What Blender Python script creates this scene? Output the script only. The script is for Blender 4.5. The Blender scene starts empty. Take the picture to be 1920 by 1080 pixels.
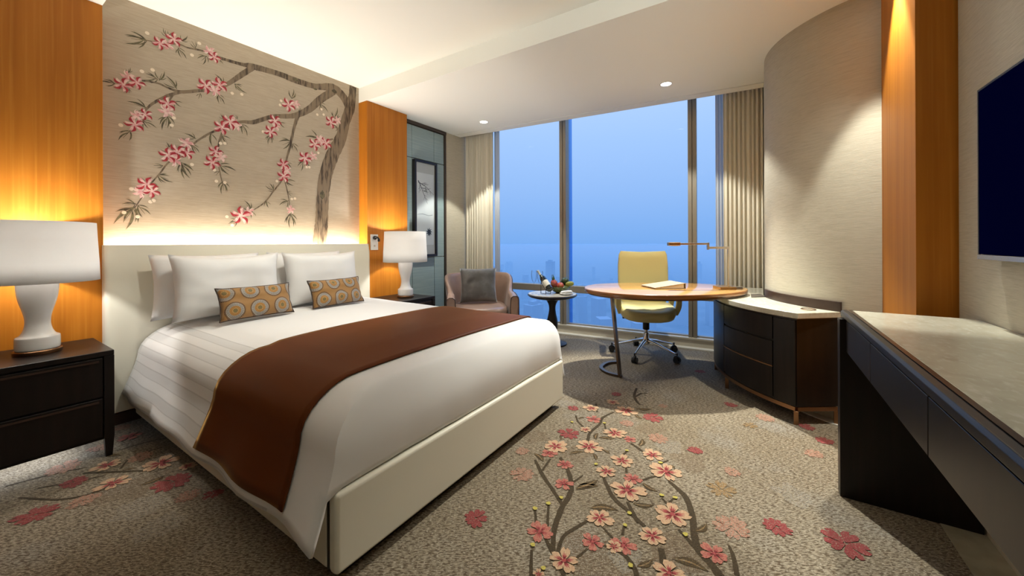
import bpy, bmesh, math, random
from mathutils import Vector, Matrix, noise as mnoise
from mathutils.bvhtree import BVHTree

# ------------------------------------------------------------------ camera, sky, exposure
C = bpy.context.scene.collection
SC = bpy.context.scene
PI = math.pi

cam_data = bpy.data.cameras.new('camera')
cam_data.sensor_width = 36.0
cam_data.sensor_fit = 'HORIZONTAL'
cam_data.lens = 712.0 / 1920.0 * 36.0
cam_data.shift_y = -85.0 / 1920.0
cam_data.clip_start = 0.02
cam_data.clip_end = 20000
cam = bpy.data.objects.new('camera', cam_data)
C.objects.link(cam)
cam.matrix_world = Matrix.Translation((0, 0, 1.2)) @ Matrix.Rotation(math.atan2(.5468, .8373), 4, 'Z') @ Matrix.Rotation(PI/2, 4, 'X') @ Matrix.Rotation(-.0042, 4, 'Z')
SC.camera = cam

SC.view_settings.view_transform = 'Standard'
SC.view_settings.look = 'None'
SC.view_settings.gamma = 1.0
SC.view_settings.use_curve_mapping = False
SC.view_settings.exposure = 0.0
SC.cycles.use_denoising = True
SC.cycles.max_bounces = 10
SC.cycles.diffuse_bounces = 5
SC.cycles.transparent_max_bounces = 16
SC.cycles.sample_clamp_indirect = 6.0
SC.cycles.caustics_reflective = False
SC.cycles.caustics_refractive = False

world = bpy.data.worlds.new('dusk_sky')
SC.world = world
world.use_nodes = True
wn = world.node_tree
wn.nodes.clear()
w_out = wn.nodes.new('ShaderNodeOutputWorld')
w_bg = wn.nodes.new('ShaderNodeBackground')
w_tc = wn.nodes.new('ShaderNodeTexCoord')
w_sep = wn.nodes.new('ShaderNodeSeparateXYZ')
w_map = wn.nodes.new('ShaderNodeMapRange')
w_rmp = wn.nodes.new('ShaderNodeValToRGB')
wn.links.new(w_tc.outputs['Generated'], w_sep.inputs[0])
wn.links.new(w_sep.outputs['Z'], w_map.inputs['Value'])
w_map.inputs['From Min'].default_value = -0.35
w_map.inputs['From Max'].default_value = 0.65
wn.links.new(w_map.outputs[0], w_rmp.inputs[0])
wn.links.new(w_rmp.outputs[0], w_bg.inputs['Color'])
wn.links.new(w_bg.outputs[0], w_out.inputs['Surface'])
_r = w_rmp.color_ramp
_stops = [(0.0, (.035, .15, .55)), (0.22, (.06, .24, .70)), (0.31, (.14, .36, .84)), (0.355, (.22, .45, .89)),
          (0.48, (.33, .55, .96)), (0.60, (.41, .63, 1.02)), (0.70, (.50, .70, 1.07)), (0.78, (.50, .78, 1.25)), (1.0, (.60, 1.35, 3.0))]  # last stop: out-of-view zenith, brightened beyond dusk to light the haze
_r.elements[0].position, _r.elements[0].color = _stops[0][0], _stops[0][1] + (1,)
_r.elements[1].position, _r.elements[1].color = _stops[-1][0], _stops[-1][1] + (1,)
for p_, c_ in _stops[1:-1]:
    e_ = _r.elements.new(p_)
    e_.color = c_ + (1,)
w_bg.inputs['Strength'].default_value = 1.0

WHITE = (1.0, .995, .89)
WARM = WHITE

def spot(name, loc, target, power, angle, blend=.25, radius=.03, color=WHITE):
    l = bpy.data.lights.new(name, 'SPOT')
    l.energy = power
    l.spot_size = math.radians(angle)
    l.spot_blend = blend
    l.shadow_soft_size = radius
    l.color = color
    o = bpy.data.objects.new(name, l)
    C.objects.link(o)
    o.location = loc
    d = Vector(target) - Vector(loc)
    o.rotation_euler = d.to_track_quat('-Z', 'Y').to_euler()
    return o

def area(name, loc, rot, sx, sy, power, color=WARM, spread=180):
    l = bpy.data.lights.new(name, 'AREA')
    l.shape = 'RECTANGLE'
    l.size, l.size_y = sx, sy
    l.energy = power
    l.color = color
    l.spread = math.radians(spread)
    o = bpy.data.objects.new(name, l)
    C.objects.link(o)
    o.location = loc
    o.rotation_euler = rot
    return o

# recessed ceiling downlights, some added unseen as fill (fixtures are built further down)
DL_DESK = (-.772, 3.981)
DL_CHAIR = (-2.985, 3.915)
DL_PILLAR = (.535, 2.87)
DL_TRAY_FILL = [(-1.80, 1.30), (-1.70, 1.90)]  # unseen pair added to brighten pillows and headboard
DL_ENTRY_FILL = [(.2, -.9)]  # unseen, added behind the viewer as weak fill
spot('downlight_beam_desk', DL_DESK + (2.745,), DL_DESK + (0,), 120, 96, .25)
spot('downlight_throw_desk', DL_DESK + (2.745,), (-.62, 2.75, 0), 440, 66, .45)
spot('downlight_beam_armchair', DL_CHAIR + (2.745,), DL_CHAIR + (0,), 120, 78, .12)
spot('downlight_beam_pillar', DL_PILLAR + (2.745,), DL_PILLAR + (0,), 150, 56, .3)
spot('downlight_spill_pillar', DL_PILLAR + (2.745,), (-.9, 2.0, 0), 46, 112, .6)
for x_, y_ in DL_TRAY_FILL:
    spot('added_fill_tray', (x_, y_, 2.905), (-3.15, y_ + .05, .55), 85, 62, .7, .06)
for x_, y_ in DL_ENTRY_FILL:
    spot('added_fill_entry', (x_, y_, 2.745), (x_, y_, 0), 12, 130, .8, .06)
# unseen fill spot added beside the viewer to brighten the ceiling
spot('added_ceiling_fill', (.66, -.25, 1.92), (-.6, .95, 2.765), 170, 80, .6, .08)
# LED strip lying in the gap behind the headboard, washing the mural from below
area('headboard_led', (-3.715, 1.615, 1.115), (PI, 0, 0), .03, 1.94, 38, (1, .88, .73))
# night light under the left bedside table
area('bedside_night_light', (-3.33, .28, .084), (0, 0, 0), .30, .36, 1.1, (.86, .92, 1.0))

# ------------------------------------------------------------------ helpers
def tag(o, label=None, cat=None, group=None, kind=None):
    if label: o['label'] = label
    if cat: o['category'] = cat
    if group: o['group'] = group
    if kind: o['kind'] = kind
    return o

def empty(name, loc=(0, 0, 0), rz=0):
    o = bpy.data.objects.new(name, None)
    o.empty_display_size = .05
    C.objects.link(o)
    o.location = loc
    o.rotation_euler = (0, 0, rz)
    return o

def thing(name, label, cat, loc=(0, 0, 0), rz=0, group=None):
    return tag(empty(name, loc, rz), label, cat, group)

def children(o):
    return [c for c in bpy.data.objects if c.parent is o]

def copy_tree(o, parent=None):
    c = o.copy()
    C.objects.link(c)
    if parent is not None:
        c.parent = parent
    for ch in children(o):
        copy_tree(ch, c)
    return c

class MB:
    def __init__(self):
        self.v, self.f, self.m, self.uv = [], [], [], {}
    def add(self, vs, fs, m=0):
        b = len(self.v)
        self.v += [tuple(p) for p in vs]
        for f in fs:
            self.f.append(tuple(b + i for i in f))
            self.m.append(m)
        return b
    def box(self, x0, x1, y0, y1, z0, z1, m=0, M=None):
        vs = [Vector((x, y, z)) for z in (z0, z1) for y in (y0, y1) for x in (x0, x1)]
        if M is not None: vs = [M @ p for p in vs]
        self.add(vs, [(0, 2, 3, 1), (4, 5, 7, 6), (0, 1, 5, 4), (2, 6, 7, 3), (0, 4, 6, 2), (1, 3, 7, 5)], m)
        return self
    def loft(self, rings, m=0, cap=True, closed=True, M=None):
        n = len(rings[0])
        vs = [Vector(p) for r in rings for p in r]
        if M is not None: vs = [M @ p for p in vs]
        fs = []
        for i in range(len(rings) - 1):
            for j in range(n if closed else n - 1):
                k = (j + 1) % n
                fs.append((i*n + j, i*n + k, (i+1)*n + k, (i+1)*n + j))
        if cap:
            fs.append(tuple(range(n))[::-1])
            fs.append(tuple((len(rings)-1)*n + j for j in range(n)))
        self.add(vs, fs, m)
        return self
    def lathe(self, prof, n=40, c=(0, 0, 0), m=0, cap=True, sx=1, sy=1):
        rings = [[(c[0] + r*sx*math.cos(2*PI*j/n), c[1] + r*sy*math.sin(2*PI*j/n), c[2] + z) for j in range(n)] for r, z in prof]
        return self.loft(rings, m, cap)
    def tube(self, path, rad, n=10, m=0, cap=True, flat=None):
        path = [Vector(p) for p in path]
        k = len(path)
        if not hasattr(rad, '__len__'): rad = [rad]*k
        T = []
        for i in range(k):
            a, b = path[max(i-1, 0)], path[min(i+1, k-1)]
            T.append((b - a).normalized())
        up = Vector((0, 0, 1)) if abs(T[0].z) < .9 else Vector((1, 0, 0))
        N = (up - T[0]*up.dot(T[0])).normalized()
        rings = []
        for i in range(k):
            N = (N - T[i]*N.dot(T[i])).normalized()
            B = T[i].cross(N)
            a, b = (rad[i], rad[i]) if flat is None else (flat[0]*rad[i], flat[1]*rad[i])
            rings.append([path[i] + N*a*math.cos(2*PI*j/n) + B*b*math.sin(2*PI*j/n) for j in range(n)])
        return self.loft(rings, m, cap)
    def bar(self, path, w, h, m=0):
        """rectangular section swept along a horizontal or upright path; w across, h along local normal"""
        path = [Vector(p) for p in path]
        k = len(path)
        T = [(path[min(i+1, k-1)] - path[max(i-1, 0)]).normalized() for i in range(k)]
        up = Vector((0, 0, 1)) if abs(T[0].z) < .9 else Vector((1, 0, 0))
        N = (up - T[0]*up.dot(T[0])).normalized()
        rings = []
        for i in range(k):
            N = (N - T[i]*N.dot(T[i])).normalized()
            B = T[i].cross(N)
            p = path[i]
            rings.append([p + N*h/2 + B*w/2, p + N*h/2 - B*w/2, p - N*h/2 - B*w/2, p - N*h/2 + B*w/2])
        return self.loft(rings, m)
    def prism(self, pts, z0, z1, m=0):
        n = len(pts)
        vs = [(x, y, z0) for x, y in pts] + [(x, y, z1) for x, y in pts]
        fs = [tuple(range(n))[::-1], tuple(range(n, 2*n))] + [(i, (i+1) % n, n + (i+1) % n, n + i) for i in range(n)]
        self.add(vs, fs, m)
        return self
    def build(self, name, mats, parent=None, bevel=0, seg=2, smooth=40, sub=0, loc=None, solid=0, flip=True):
        me = bpy.data.meshes.new(name)
        me.from_pydata(self.v, [], self.f)
        if not isinstance(mats, (list, tuple)): mats = [mats]
        for mt in mats: me.materials.append(mt)
        me.polygons.foreach_set('material_index', self.m)
        if flip:
            bm = bmesh.new()
            bm.from_mesh(me)
            bmesh.ops.recalc_face_normals(bm, faces=bm.faces)
            bm.to_mesh(me)
            bm.free()
        if self.uv:
            ul = me.uv_layers.new(name='UVMap')
            for lp in me.loops:
                ul.data[lp.index].uv = self.uv.get(lp.vertex_index, (0, 0))
        if smooth:
            me.polygons.foreach_set('use_smooth', [True]*len(me.polygons))
            if smooth < 180: me.set_sharp_from_angle(angle=math.radians(smooth))
        me.update()
        o = bpy.data.objects.new(name, me)
        C.objects.link(o)
        if parent is not None: o.parent = parent
        if loc: o.location = loc
        if solid:
            md = o.modifiers.new('thickness', 'SOLIDIFY')
            md.thickness = solid
            md.offset = 0
        if bevel:
            md = o.modifiers.new('bevel', 'BEVEL')
            md.width = bevel
            md.segments = seg
            md.limit_method = 'ANGLE'
            md.angle_limit = math.radians(40)
            md.harden_normals = True
        if sub:
            md = o.modifiers.new('sub', 'SUBSURF')
            md.levels = md.render_levels = sub
        return o

def bx(name, mt, x0, x1, y0, y1, z0, z1, parent=None, bevel=0, **k):
    return MB().box(x0, x1, y0, y1, z0, z1).build(name, mt, parent, bevel, **k)

def struct(name, mb, mt, parent=None, **k):
    return tag(mb.build(name, mt, parent, **k), kind='structure')

def spline(pts, sub=8, closed=False):
    """Catmull-Rom through tuples of any length"""
    n = len(pts)
    out = []
    for i in range(n if closed else n - 1):
        P = [pts[(i + k) % n] if closed else pts[min(max(i + k, 0), n - 1)] for k in (-1, 0, 1, 2)]
        for s in range(sub):
            t = s / sub
            out.append(tuple(.5*((2*b) + (c - a)*t + (2*a - 5*b + 4*c - d)*t*t + (3*b - a - 3*c + d)*t**3) for a, b, c, d in zip(*P)))
    if not closed: out.append(tuple(pts[-1]))
    return out

def sstep(a, b, x):
    t = min(max((x - a)/(b - a), 0), 1)
    return t*t*(3 - 2*t)

# ------------------------------------------------------------------ materials
def mat(name, col, rough=.5, metal=0, spec=.5, var=None, bump=None, coat=0, sheen=0, rough_var=None, trans=0, ior=1.45, emit=None):
    """var = (other colour, scale xyz, detail, contrast lo, hi); bump = (strength, scale xyz)"""
    m = bpy.data.materials.new(name)
    m.use_nodes = True
    nt = m.node_tree
    b = nt.nodes['Principled BSDF']
    b.inputs['Base Color'].default_value = tuple(col) + (1,)
    b.inputs['Roughness'].default_value = rough
    b.inputs['Metallic'].default_value = metal
    b.inputs['Specular IOR Level'].default_value = spec
    b.inputs['IOR'].default_value = ior
    if coat:
        b.inputs['Coat Weight'].default_value = coat
        b.inputs['Coat Roughness'].default_value = .12
    if sheen:
        b.inputs['Sheen Weight'].default_value = sheen
        b.inputs['Sheen Roughness'].default_value = .4
    if trans: b.inputs['Transmission Weight'].default_value = trans
    if emit:
        b.inputs['Emission Color'].default_value = tuple(emit[0]) + (1,)
        b.inputs['Emission Strength'].default_value = emit[1]
    tc = None
    def coords(scale):
        nonlocal tc
        if tc is None: tc = nt.nodes.new('ShaderNodeTexCoord')
        mp = nt.nodes.new('ShaderNodeMapping')
        mp.inputs['Scale'].default_value = scale
        nt.links.new(tc.outputs['Object'], mp.inputs['Vector'])
        return mp.outputs[0]
    def nz(scale, detail=4):
        n = nt.nodes.new('ShaderNodeTexNoise')
        n.inputs['Scale'].default_value = 1
        n.inputs['Detail'].default_value = detail
        nt.links.new(coords(scale), n.inputs['Vector'])
        return n.outputs['Fac']
    if var:
        vs = var if isinstance(var, list) else [var]
        src = None
        for c2, sc, det, lo, hi in vs:
            mr = nt.nodes.new('ShaderNodeMapRange')
            mr.inputs['From Min'].default_value = lo
            mr.inputs['From Max'].default_value = hi
            nt.links.new(nz(sc, det), mr.inputs['Value'])
            mx = nt.nodes.new('ShaderNodeMix')
            mx.data_type = 'RGBA'
            nt.links.new(mr.outputs[0], mx.inputs[0])
            if src is None: mx.inputs[6].default_value = tuple(col) + (1,)
            else: nt.links.new(src, mx.inputs[6])
            mx.inputs[7].default_value = tuple(c2) + (1,)
            src = mx.outputs[2]
        nt.links.new(src, b.inputs['Base Color'])
    if bump:
        bp = nt.nodes.new('ShaderNodeBump')
        bp.inputs['Strength'].default_value = bump[0]
        bp.inputs['Distance'].default_value = bump[2] if len(bump) > 2 else .004
        nt.links.new(nz(bump[1], 3), bp.inputs['Height'])
        nt.links.new(bp.outputs[0], b.inputs['Normal'])
    return m

M = {}
M['plaster'] = mat('plaster', (.88, .885, .84), .9, spec=.2)
M['wood'] = mat('honey_wood', (.45, .155, .012), .48, spec=.3, var=[((.38, .122, .008), (14, 14, .7), 5, .40, .66), ((.50, .19, .020), (60, 60, 1.2), 3, .5, .75)])
M['paper'] = mat('beige_wallcovering', (.50, .46, .37), .75, spec=.25, var=[((.45, .41, .325), (9, 9, 170), 4, .42, .62), ((.53, .49, .40), (20, 20, 320), 2, .5, .72)], bump=(.18, (24, 24, 340)))
M['mural'] = mat('mural_silk', (.43, .36, .27), .6, spec=.3, var=[((.385, .32, .235), (7, 7, 130), 4, .42, .64), ((.46, .39, .30), (12, 12, 240), 2, .5, .72)], bump=(.10, (18, 18, 260)))
M['paint_bark'] = mat('paint_bark', (.20, .148, .096), .7, var=[((.05, .034, .022), (40, 40, 7), 4, .46, .64), ((.23, .175, .12), (60, 60, 9), 3, .55, .75)])
M['paint_leaf'] = mat('paint_leaf', (.13, .115, .06), .7, var=((.06, .05, .03), (40, 40, 40), 2, .4, .6))
M['paint_red'] = mat('paint_red', (.30, .012, .025), .6, var=((.42, .05, .06), (60, 60, 60), 2, .5, .75))
M['paint_pink'] = mat('paint_pink', (.62, .30, .30), .6, var=((.74, .55, .50), (40, 40, 40), 2, .4, .6))
M['paint_pale'] = mat('paint_pale', (.74, .62, .54), .6, var=((.68, .42, .42), (40, 40, 40), 2, .5, .7))
M['paint_bud'] = mat('paint_bud', (.76, .66, .52), .6)
M['cream_leather'] = mat('cream_leather', (.77, .735, .615), .42, spec=.4, bump=(.06, (160, 160, 160), .002))
M['seam'] = mat('dark_seam', (.05, .04, .03), .8)
M['espresso'] = mat('espresso_wood', (.009, .006, .005), .36, spec=.35, var=((.015, .009, .007), (30, 30, 2), 3, .45, .7))
M['espresso_brown'] = mat('espresso_brown', (.045, .024, .016), .35, var=((.03, .015, .01), (20, 2, 20), 3, .45, .7))
M['white_linen'] = mat('white_linen', (.80, .79, .78), .8, spec=.2, sheen=.15, bump=(.12, (300, 300, 300), .001))
M['plinth'] = mat('plinth_dark', (.02, .014, .01), .6)
M['runner'] = mat('burgundy_satin', (.112, .030, .007), .52, spec=.10, sheen=.42, bump=(.08, (260, 260, 260), .001))
_sb = M['runner'].node_tree.nodes['Principled BSDF']
_sb.inputs['Sheen Tint'].default_value = (1, .58, .20, 1)
_sb.inputs['Sheen Roughness'].default_value = .22
M['ceramic'] = mat('white_ceramic', (.80, .78, .75), .18, coat=.4)
M['brass'] = mat('brass', (.56, .36, .17), .25, metal=1)
M['copper'] = mat('copper_bronze', (.27, .145, .075), .33, metal=1)
M['bronze'] = mat('dark_bronze', (.16, .11, .08), .3, metal=1)
M['chrome'] = mat('chrome', (.72, .71, .69), .12, metal=1)
M['nickel'] = mat('brushed_nickel', (.60, .52, .43), .3, metal=1)
M['black_plastic'] = mat('black_plastic', (.012, .012, .013), .4)
M['marble'] = mat('cream_marble', (.60, .575, .46), .2, coat=.25, var=[((.53, .50, .39), (14, 9, 20), 6, .44, .66), ((.67, .65, .55), (60, 30, 40), 4, .52, .72)])
M['marble_white'] = mat('white_marble', (.62, .58, .50), .22, coat=.2, var=((.52, .48, .41), (16, 22, 12), 6, .45, .65))
M['desk_wood'] = mat('desk_wood', (.50, .265, .075), .16, coat=.6, var=[((.41, .20, .05), (3, 22, 3), 5, .4, .65)])
M['desk_edge'] = mat('desk_edge_wood', (.30, .12, .03), .25, coat=.5, var=((.2, .075, .02), (3, 3, 40), 3, .4, .65))
M['yellow_leather'] = mat('yellow_leather', (.66, .58, .27), .42, bump=(.05, (150, 150, 150), .002))
M['arm_leather'] = mat('copper_leather', (.31, .20, .15), .34, spec=.6, sheen=.15, var=((.24, .15, .11), (6, 6, 6), 3, .4, .65), bump=(.05, (140, 140, 140), .002))
M['piping'] = mat('dark_piping', (.05, .03, .022), .5)
M['velvet'] = mat('charcoal_velvet', (.085, .082, .078), .75, sheen=.7, var=((.14, .135, .13), (9, 9, 9), 4, .45, .65))
M['curtain'] = mat('cream_curtain', (.68, .63, .52), .75, sheen=.2, bump=(.1, (200, 200, 200), .001))
M['frame_bronze'] = mat('window_frame_metal', (.30, .265, .215), .38, metal=.35)
M['stone_sill'] = mat('stone_sill', (.56, .51, .42), .4)
M['white_stone'] = mat('pale_stone', (.72, .70, .64), .4)
M['floor_stone'] = mat('beige_stone_floor', (.46, .42, .31), .25, var=((.36, .33, .24), (6, 6, 6), 5, .42, .62))
M['closet'] = mat('grey_green_panel', (.26, .345, .345), .36, spec=.6, var=((.30, .385, .38), (3, 3, 60), 3, .45, .65))
M['closet_frame'] = mat('dark_brown_frame', (.055, .038, .028), .45)
M['black_frame'] = mat('black_frame', (.012, .010, .010), .3)
M['mat_board'] = mat('mat_board', (.56, .58, .55), .85)
M['art_paper'] = mat('art_paper', (.76, .79, .77), .85, var=((.66, .70, .70), (4, 4, 2), 3, .4, .7))
M['ink'] = mat('ink', (.045, .055, .07), .8)
M['ink_pale'] = mat('pale_ink', (.38, .42, .44), .8)
M['white_plastic'] = mat('white_plastic', (.78, .77, .74), .35)
M['tv_frame'] = mat('tv_frame', (.02, .02, .022), .3)
M['silver'] = mat('silver_bezel', (.45, .46, .47), .25, metal=1)
M['tv_screen'] = mat('tv_screen', (.001, .001, .005), .5, spec=.0, emit=((.0, .0003, .009), 1.0))
M['bottle'] = mat('dark_bottle_glass', (.008, .012, .010), .08, coat=.5)
M['label_paper'] = mat('bottle_label', (.72, .69, .60), .7)
M['bottle_foil'] = mat('bottle_foil', (.55, .52, .44), .35, metal=.6)
M['bowl_green'] = mat('green_glazed_bowl', (.10, .13, .03), .25, coat=.4)
M['apple'] = mat('red_apple', (.48, .085, .06), .35, var=((.55, .26, .10), (18, 18, 10), 3, .5, .7))
M['dragon'] = mat('dragon_fruit_skin', (.40, .07, .08), .45, var=((.42, .20, .08), (30, 30, 30), 3, .5, .7))
M['leaf_green'] = mat('leaf_green', (.09, .16, .04), .5)
M['avocado'] = mat('dark_green_fruit', (.025, .05, .018), .35, var=((.12, .06, .02), (12, 12, 12), 3, .52, .7))
M['mango'] = mat('green_yellow_mango', (.26, .27, .05), .35, var=((.42, .30, .06), (9, 9, 9), 3, .45, .65))
M['napkin'] = mat('white_napkin', (.80, .79, .77), .85)
M['binder'] = mat('tan_leather_binder', (.33, .255, .165), .5)
M['page'] = mat('paper_page', (.72, .69, .62), .85)
M['socket'] = mat('dark_socket_plate', (.075, .062, .05), .4)
M['city'] = mat('city_concrete', (.30, .32, .36), .8)
M['city_ground'] = mat('city_ground', (.10, .11, .12), .9, var=((.17, .18, .19), (.012, .012, .012), 6, .42, .6))

def glass_mat(name, tint, gloss):
    m = bpy.data.materials.new(name)
    m.use_nodes = True
    nt = m.node_tree
    nt.nodes.clear()
    o = nt.nodes.new('ShaderNodeOutputMaterial')
    t = nt.nodes.new('ShaderNodeBsdfTransparent')
    g = nt.nodes.new('ShaderNodeBsdfGlossy')
    mx = nt.nodes.new('ShaderNodeMixShader')
    lw = nt.nodes.new('ShaderNodeLayerWeight')
    lw.inputs['Blend'].default_value = .12
    ma = nt.nodes.new('ShaderNodeMath')
    ma.operation = 'MULTIPLY'
    ma.inputs[1].default_value = gloss
    t.inputs[0].default_value = tint + (1,)
    g.inputs['Roughness'].default_value = .02
    nt.links.new(lw.outputs['Fresnel'], ma.inputs[0])
    nt.links.new(ma.outputs[0], mx.inputs[0])
    nt.links.new(t.outputs[0], mx.inputs[1])
    nt.links.new(g.outputs[0], mx.inputs[2])
    nt.links.new(mx.outputs[0], o.inputs[0])
    return m
M['glass'] = glass_mat('window_glass', (.96, .98, 1.0), .6)
M['fin_glass'] = glass_mat('blue_fin_glass', (.42, .62, .88), .8)
M['clear_glass'] = glass_mat('wine_glass', (.975, .985, .99), 4.0)
M['picture_glass'] = glass_mat('picture_glass', (.98, .99, 1.0), .7)

def translucent_mat(name, col, tr):
    m = bpy.data.materials.new(name)
    m.use_nodes = True
    nt = m.node_tree
    nt.nodes.clear()
    o = nt.nodes.new('ShaderNodeOutputMaterial')
    d = nt.nodes.new('ShaderNodeBsdfDiffuse')
    t = nt.nodes.new('ShaderNodeBsdfTranslucent')
    mx = nt.nodes.new('ShaderNodeMixShader')
    d.inputs[0].default_value = col + (1,)
    t.inputs[0].default_value = col + (1,)
    mx.inputs[0].default_value = tr
    nt.links.new(d.outputs[0], mx.inputs[1])
    nt.links.new(t.outputs[0], mx.inputs[2])
    nt.links.new(mx.outputs[0], o.inputs[0])
    return m
M['shade'] = translucent_mat('lamp_shade_fabric', (.80, .79, .77), .34)
M['sheer'] = None

def sheer_mat():
    m = bpy.data.materials.new('sheer_fabric')
    m.use_nodes = True
    nt = m.node_tree
    nt.nodes.clear()
    o = nt.nodes.new('ShaderNodeOutputMaterial')
    a = nt.nodes.new('ShaderNodeBsdfTransparent')
    t = nt.nodes.new('ShaderNodeBsdfTranslucent')
    d = nt.nodes.new('ShaderNodeBsdfDiffuse')
    t.inputs[0].default_value = (.75, .76, .76, 1)
    d.inputs[0].default_value = (.75, .76, .76, 1)
    m1 = nt.nodes.new('ShaderNodeMixShader')
    m2 = nt.nodes.new('ShaderNodeMixShader')
    m1.inputs[0].default_value = .5
    m2.inputs[0].default_value = .12
    nt.links.new(d.outputs[0], m1.inputs[1])
    nt.links.new(t.outputs[0], m1.inputs[2])
    nt.links.new(m1.outputs[0], m2.inputs[1])
    nt.links.new(a.outputs[0], m2.inputs[2])
    nt.links.new(m2.outputs[0], o.inputs[0])
    return m
M['sheer'] = sheer_mat()

def emit_mat(name, col, s):
    m = bpy.data.materials.new(name)
    m.use_nodes = True
    b = m.node_tree.nodes['Principled BSDF']
    b.inputs['Base Color'].default_value = col + (1,)
    b.inputs['Emission Color'].default_value = col + (1,)
    b.inputs['Emission Strength'].default_value = s
    return m
M['lamp_disc'] = emit_mat('downlight_lens', (1, .97, .90), 14)
M['bulb'] = emit_mat('lamp_bulb', (1, .88, .70), 4)

# node-level helper for the two patterned fabrics and the carpet
class NB:
    def __init__(self, name):
        self.m = bpy.data.materials.new(name)
        self.m.use_nodes = True
        self.nt = self.m.node_tree
        self.b = self.nt.nodes['Principled BSDF']
    def n(self, t, **props):
        x = self.nt.nodes.new(t)
        for k, v in props.items(): setattr(x, k, v)
        return x
    def put(self, sock, v):
        if isinstance(v, bpy.types.NodeSocket): self.nt.links.new(v, sock)
        else: sock.default_value = v
    def math(self, op, a, b=None, c=None):
        x = self.n('ShaderNodeMath', operation=op)
        self.put(x.inputs[0], a)
        if b is not None: self.put(x.inputs[1], b)
        if c is not None: self.put(x.inputs[2], c)
        return x.outputs[0]
    def mix(self, f, a, b):
        x = self.n('ShaderNodeMix', data_type='RGBA')
        self.put(x.inputs[0], f)
        for s, v in ((x.inputs[6], a), (x.inputs[7], b)):
            self.put(s, v if isinstance(v, bpy.types.NodeSocket) else tuple(v) + (1,))
        return x.outputs[2]
    def noise(self, vec, scale, detail=3, mapscale=None):
        if mapscale:
            mp = self.n('ShaderNodeMapping')
            mp.inputs['Scale'].default_value = mapscale
            self.put(mp.inputs['Vector'], vec)
            vec = mp.outputs[0]
        x = self.n('ShaderNodeTexNoise')
        self.put(x.inputs['Vector'], vec)
        x.inputs['Scale'].default_value = scale
        x.inputs['Detail'].default_value = detail
        return x.outputs['Fac']
    def ramp(self, v, lo, hi):
        x = self.n('ShaderNodeMapRange')
        self.put(x.inputs['Value'], v)
        x.inputs['From Min'].default_value = lo
        x.inputs['From Max'].default_value = hi
        return x.outputs[0]

def carpet_mat(name, col, col2, amount):
    """woven carpet: ground colour speckle, with a pattern colour woven through it by `amount`"""
    k = NB(name)
    tc = k.n('ShaderNodeTexCoord').outputs['Object']
    rot = k.n('ShaderNodeMapping')
    rot.inputs['Rotation'].default_value = (0, 0, math.radians(57))
    k.put(rot.inputs['Vector'], tc)
    v = rot.outputs[0]
    big = k.ramp(k.noise(v, 1.6, 3), .38, .66)
    g1 = k.mix(big, (.235, .188, .122), (.315, .265, .19))
    gr = k.ramp(k.noise(tc, 2.6, 4), .54, .72)
    g1 = k.mix(gr, g1, (.285, .262, .218))
    weave = k.ramp(k.noise(v, 1, 2, (170, 48, 1)), .40, .60)
    g2 = k.mix(weave, (.092, .064, .037), g1)
    fleck = k.ramp(k.noise(v, 1, 1, (260, 90, 1)), .58, .68)
    base = k.mix(fleck, g2, (.40, .345, .262))
    if amount > 0:
        p = k.mix(k.ramp(k.noise(v, 1, 2, (200, 120, 1)), .40, .62), col2, col)
        thr = k.ramp(k.noise(v, 1, 2, (150, 260, 1)), amount - .10, amount + .02)
        base = k.mix(thr, p, base)
    k.put(k.b.inputs['Base Color'], base)
    k.b.inputs['Roughness'].default_value = .95
    k.b.inputs['Specular IOR Level'].default_value = .12
    k.b.inputs['Sheen Weight'].default_value = .15
    bp = k.n('ShaderNodeBump')
    bp.inputs['Strength'].default_value = .5
    bp.inputs['Distance'].default_value = .004
    k.put(bp.inputs['Height'], k.noise(v, 1, 2, (300, 130, 1)))
    k.put(k.b.inputs['Normal'], bp.outputs[0])
    return k.m
CARPET = [carpet_mat('carpet_ground', (0, 0, 0), (0, 0, 0), 0),
          carpet_mat('carpet_stem', (.066, .045, .021), (.040, .026, .012), .90),
          carpet_mat('carpet_cream', (.51, .36, .22), (.44, .26, .155), .74),
          carpet_mat('carpet_blush', (.45, .19, .135), (.34, .09, .07), .68),
          carpet_mat('carpet_red', (.27, .045, .045), (.20, .032, .032), .64),
          carpet_mat('carpet_salmon', (.41, .17, .115), (.36, .17, .115), .535),
          carpet_mat('carpet_gold', (.27, .15, .045), (.22, .13, .05), .56),
          carpet_mat('carpet_grey', (.28, .265, .23), (.25, .23, .20), .48),
          carpet_mat('carpet_brown', (.13, .088, .05), (.15, .10, .06), .52),
          carpet_mat('carpet_wine', (.27, .035, .045), (.36, .09, .075), .72),
          carpet_mat('carpet_leaf', (.10, .068, .028), (.045, .028, .014), .95),
          carpet_mat('carpet_bud', (.52, .42, .08), (.40, .34, .08), .95)]
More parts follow.
